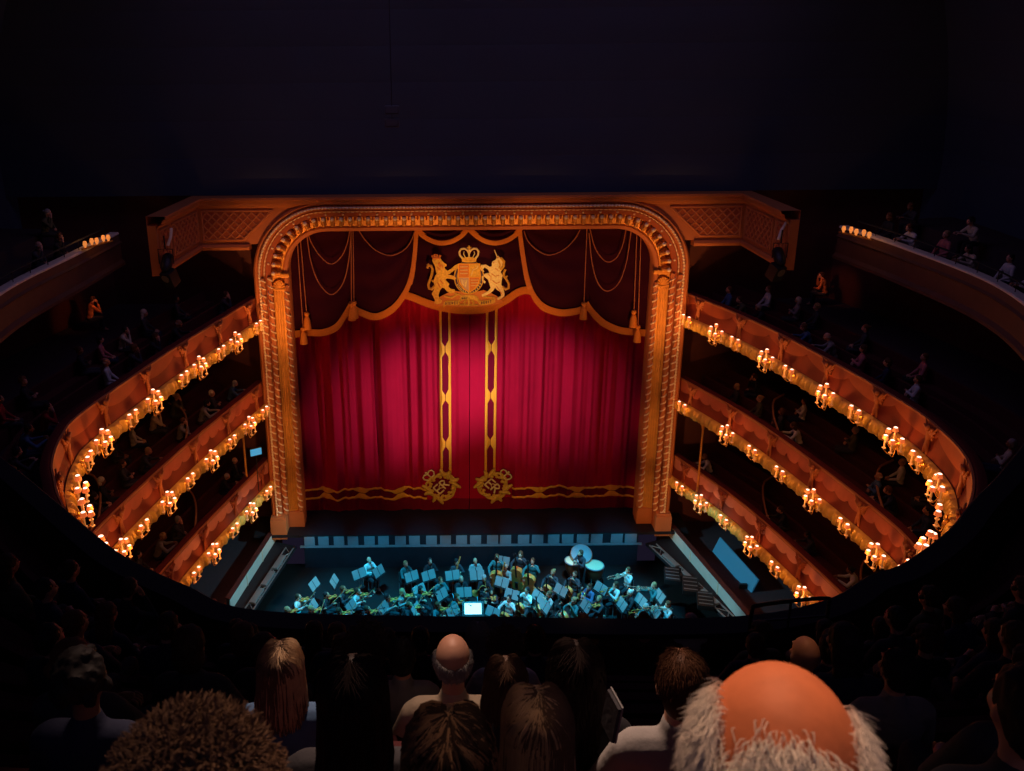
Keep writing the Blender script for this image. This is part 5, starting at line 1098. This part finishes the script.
# the big white-haired bald man in front
BALDSKIN = mat('ruddy_scalp', (.66, .21, .095), .62, 0, .30, 22, .05, 40, spec=.25)
t, p, s = near_person('large bald crown with a fringe of white hair, nearest to the viewer', 777, 782, 190, 'bald', 'white', 'grey', BALDSKIN, seed=20, rz=-.3, rake=False, dist=1.06); NEARP.append(p)
HM = POSES['near'][3]; rr = random.Random(8)
h = MB(); h.ell((0, -.026, -.012), (.082, .0915, .060), None, 24, 12); ho = put('hair', remesh(h, .006, 3).mesh('hair', [HAIRS['white']]), t, HM)
m = MB(); edge = lambda n, r: n.y < .5 and (n.y < -.62 + r.gauss(0, .11) - .12 * n.x * n.x or abs(n.x) > .80 + r.gauss(0, .05) or n.z < .1)
strand_short(m, 30000, (.079, .102, .101), .017, rr, -.6, .97, .00042, edge, V((0, -.8, -.6)), V((0, -.013, .024)), .5)
stuff(put('white_fringe', m.mesh('white_fringe', [mat('hair_fine_white', (.95, .90, .84), .5, 0, .15, 60)]), ho))
HM = None
# filler rows, dark, each on its bench
class DK(random.Random):
    def choice(s, q):
        q = [k for k in q if k not in ('rim', 'blond', 'white', 'grey')] if isinstance(q, list) and q and isinstance(q[0], str) else q
        return random.Random.choice(s, q)
RDK = DK(5)
for k in range(8):
    ids = list(range(100, 202))
    L = 0; nextd = .3 + .3 * (k % 2); last = None; n_row = 0
    for i in ids:
        p, tt, n = AF[i]; q0 = p - n * (.95 + RD * k)
        if last is not None: L += (q0 - last).length
        last = q0
        if L < nextd: continue
        nextd = L + .60 + R.uniform(0, .12); loc = q0 + V((0, 0, RZ0 + RH * k)); hd = loc + V((0, 0, 1.28)); pr = proj(hd)
        if not (-30 < pr[0] < 1054 and 560 < pr[1] < 800): continue
        if any((hd - q).length < .52 for q in NEARP): continue
        if (hd - EYE).length < 2.6: continue
        # keep the sight line to the photographed heads clear
        bad = False
        for q in NEARP:
            a = proj(q)
            if (hd - EYE).length < (q - EYE).length and abs(a[0] - pr[0]) < 42 and -75 < a[1] - pr[1] < 60: bad = True
        if bad or R.random() < .12: continue
        n_row += 1
        rnd_person('@, %s from left in %s amphitheatre row' % (ORD[n_row - 1], ORD[k]), 'amphitheatre audience', loc, math.atan2(n.y, n.x) - PI / 2 + R.uniform(-.15, .15), ('lap', 'lap', 'cross', 'chin'), ['black', 'charcoal', 'navy', 'black', 'charcoal', 'olive', 'navy'], RDK)
# programme, white cuff and handrail
p = EYE + ray(611, 716).normalized() * 3.1; t = thing('programme', 'white-edged programme held open between two dark figures', 'booklet', p, .2); m = MB(); m.box((0, 0, 0), (.012, .09, .13), M.Rotation(.12, 3, 'Y')); obj('cover', m, CLOTH['charcoal'], t); m = MB(); m.box((.008, 0, .002), (.006, .095, .138), M.Rotation(.12, 3, 'Y')); obj('pages', m, PAPER, t)
p = atz(790, 610, AZ + .3); t = thing('handrail', 'short black handrail at the gangway by the right end of the pit', 'handrail', (p.x, p.y, AZ)); m = MB(); m.tube(spline([(-.42, 0, 0), (-.42, 0, .30), (-.34, 0, .37), (.34, 0, .45), (.42, 0, .38), (.42, 0, .05)], 5), .022, 8); obj('top_bar', m, BLACKMETAL, t); m = MB(); m.tube([(-.42, 0, .15), (.42, 0, .22)], .014, 6); m.tube([(0, 0, 0), (0, 0, .40)], .014, 6); obj('lower_bar', m, BLACKMETAL, t)
# glowing lamps on the slips ledge
for i, (px, py, lab) in enumerate([(97, 243, 'row of small lit lamps on the left slips ledge'), (856, 234, 'row of small lit lamps on the right slips ledge')]):
    p = atz(px, py, AZ + .12); t = thing('ledge_lamps', lab, 'lamp', p, 1.15 if i == 0 else -1.15); m = MB(); m.bevbox((0, 0, -.06), (1.3, .10, .05), .01); obj('lamp_bar', m, BRASS, t)
    for k in range(5): m = MB(); m.lathe([(.03, -.04), (.045, .02), (.07, .06), (.05, .16), (.02, .17)], 10, M.Translation((-.5 + .25 * k + (.04 if k % 2 else 0), 0, .03 * (k % 2)))); obj('lamp_glass', m, mat('amber_glass', (.7, .3, .1), .4, emit=(1, .30, .06), estr=.7), t)
    l = bpy.data.lights.new('ledge_light', 'POINT'); l.energy = 5; l.color = (1, .4, .12); l.shadow_soft_size = .1; lo = bpy.data.objects.new('ledge_light', l); COL.objects.link(lo); lo.location = p + V((0, 0, .5))
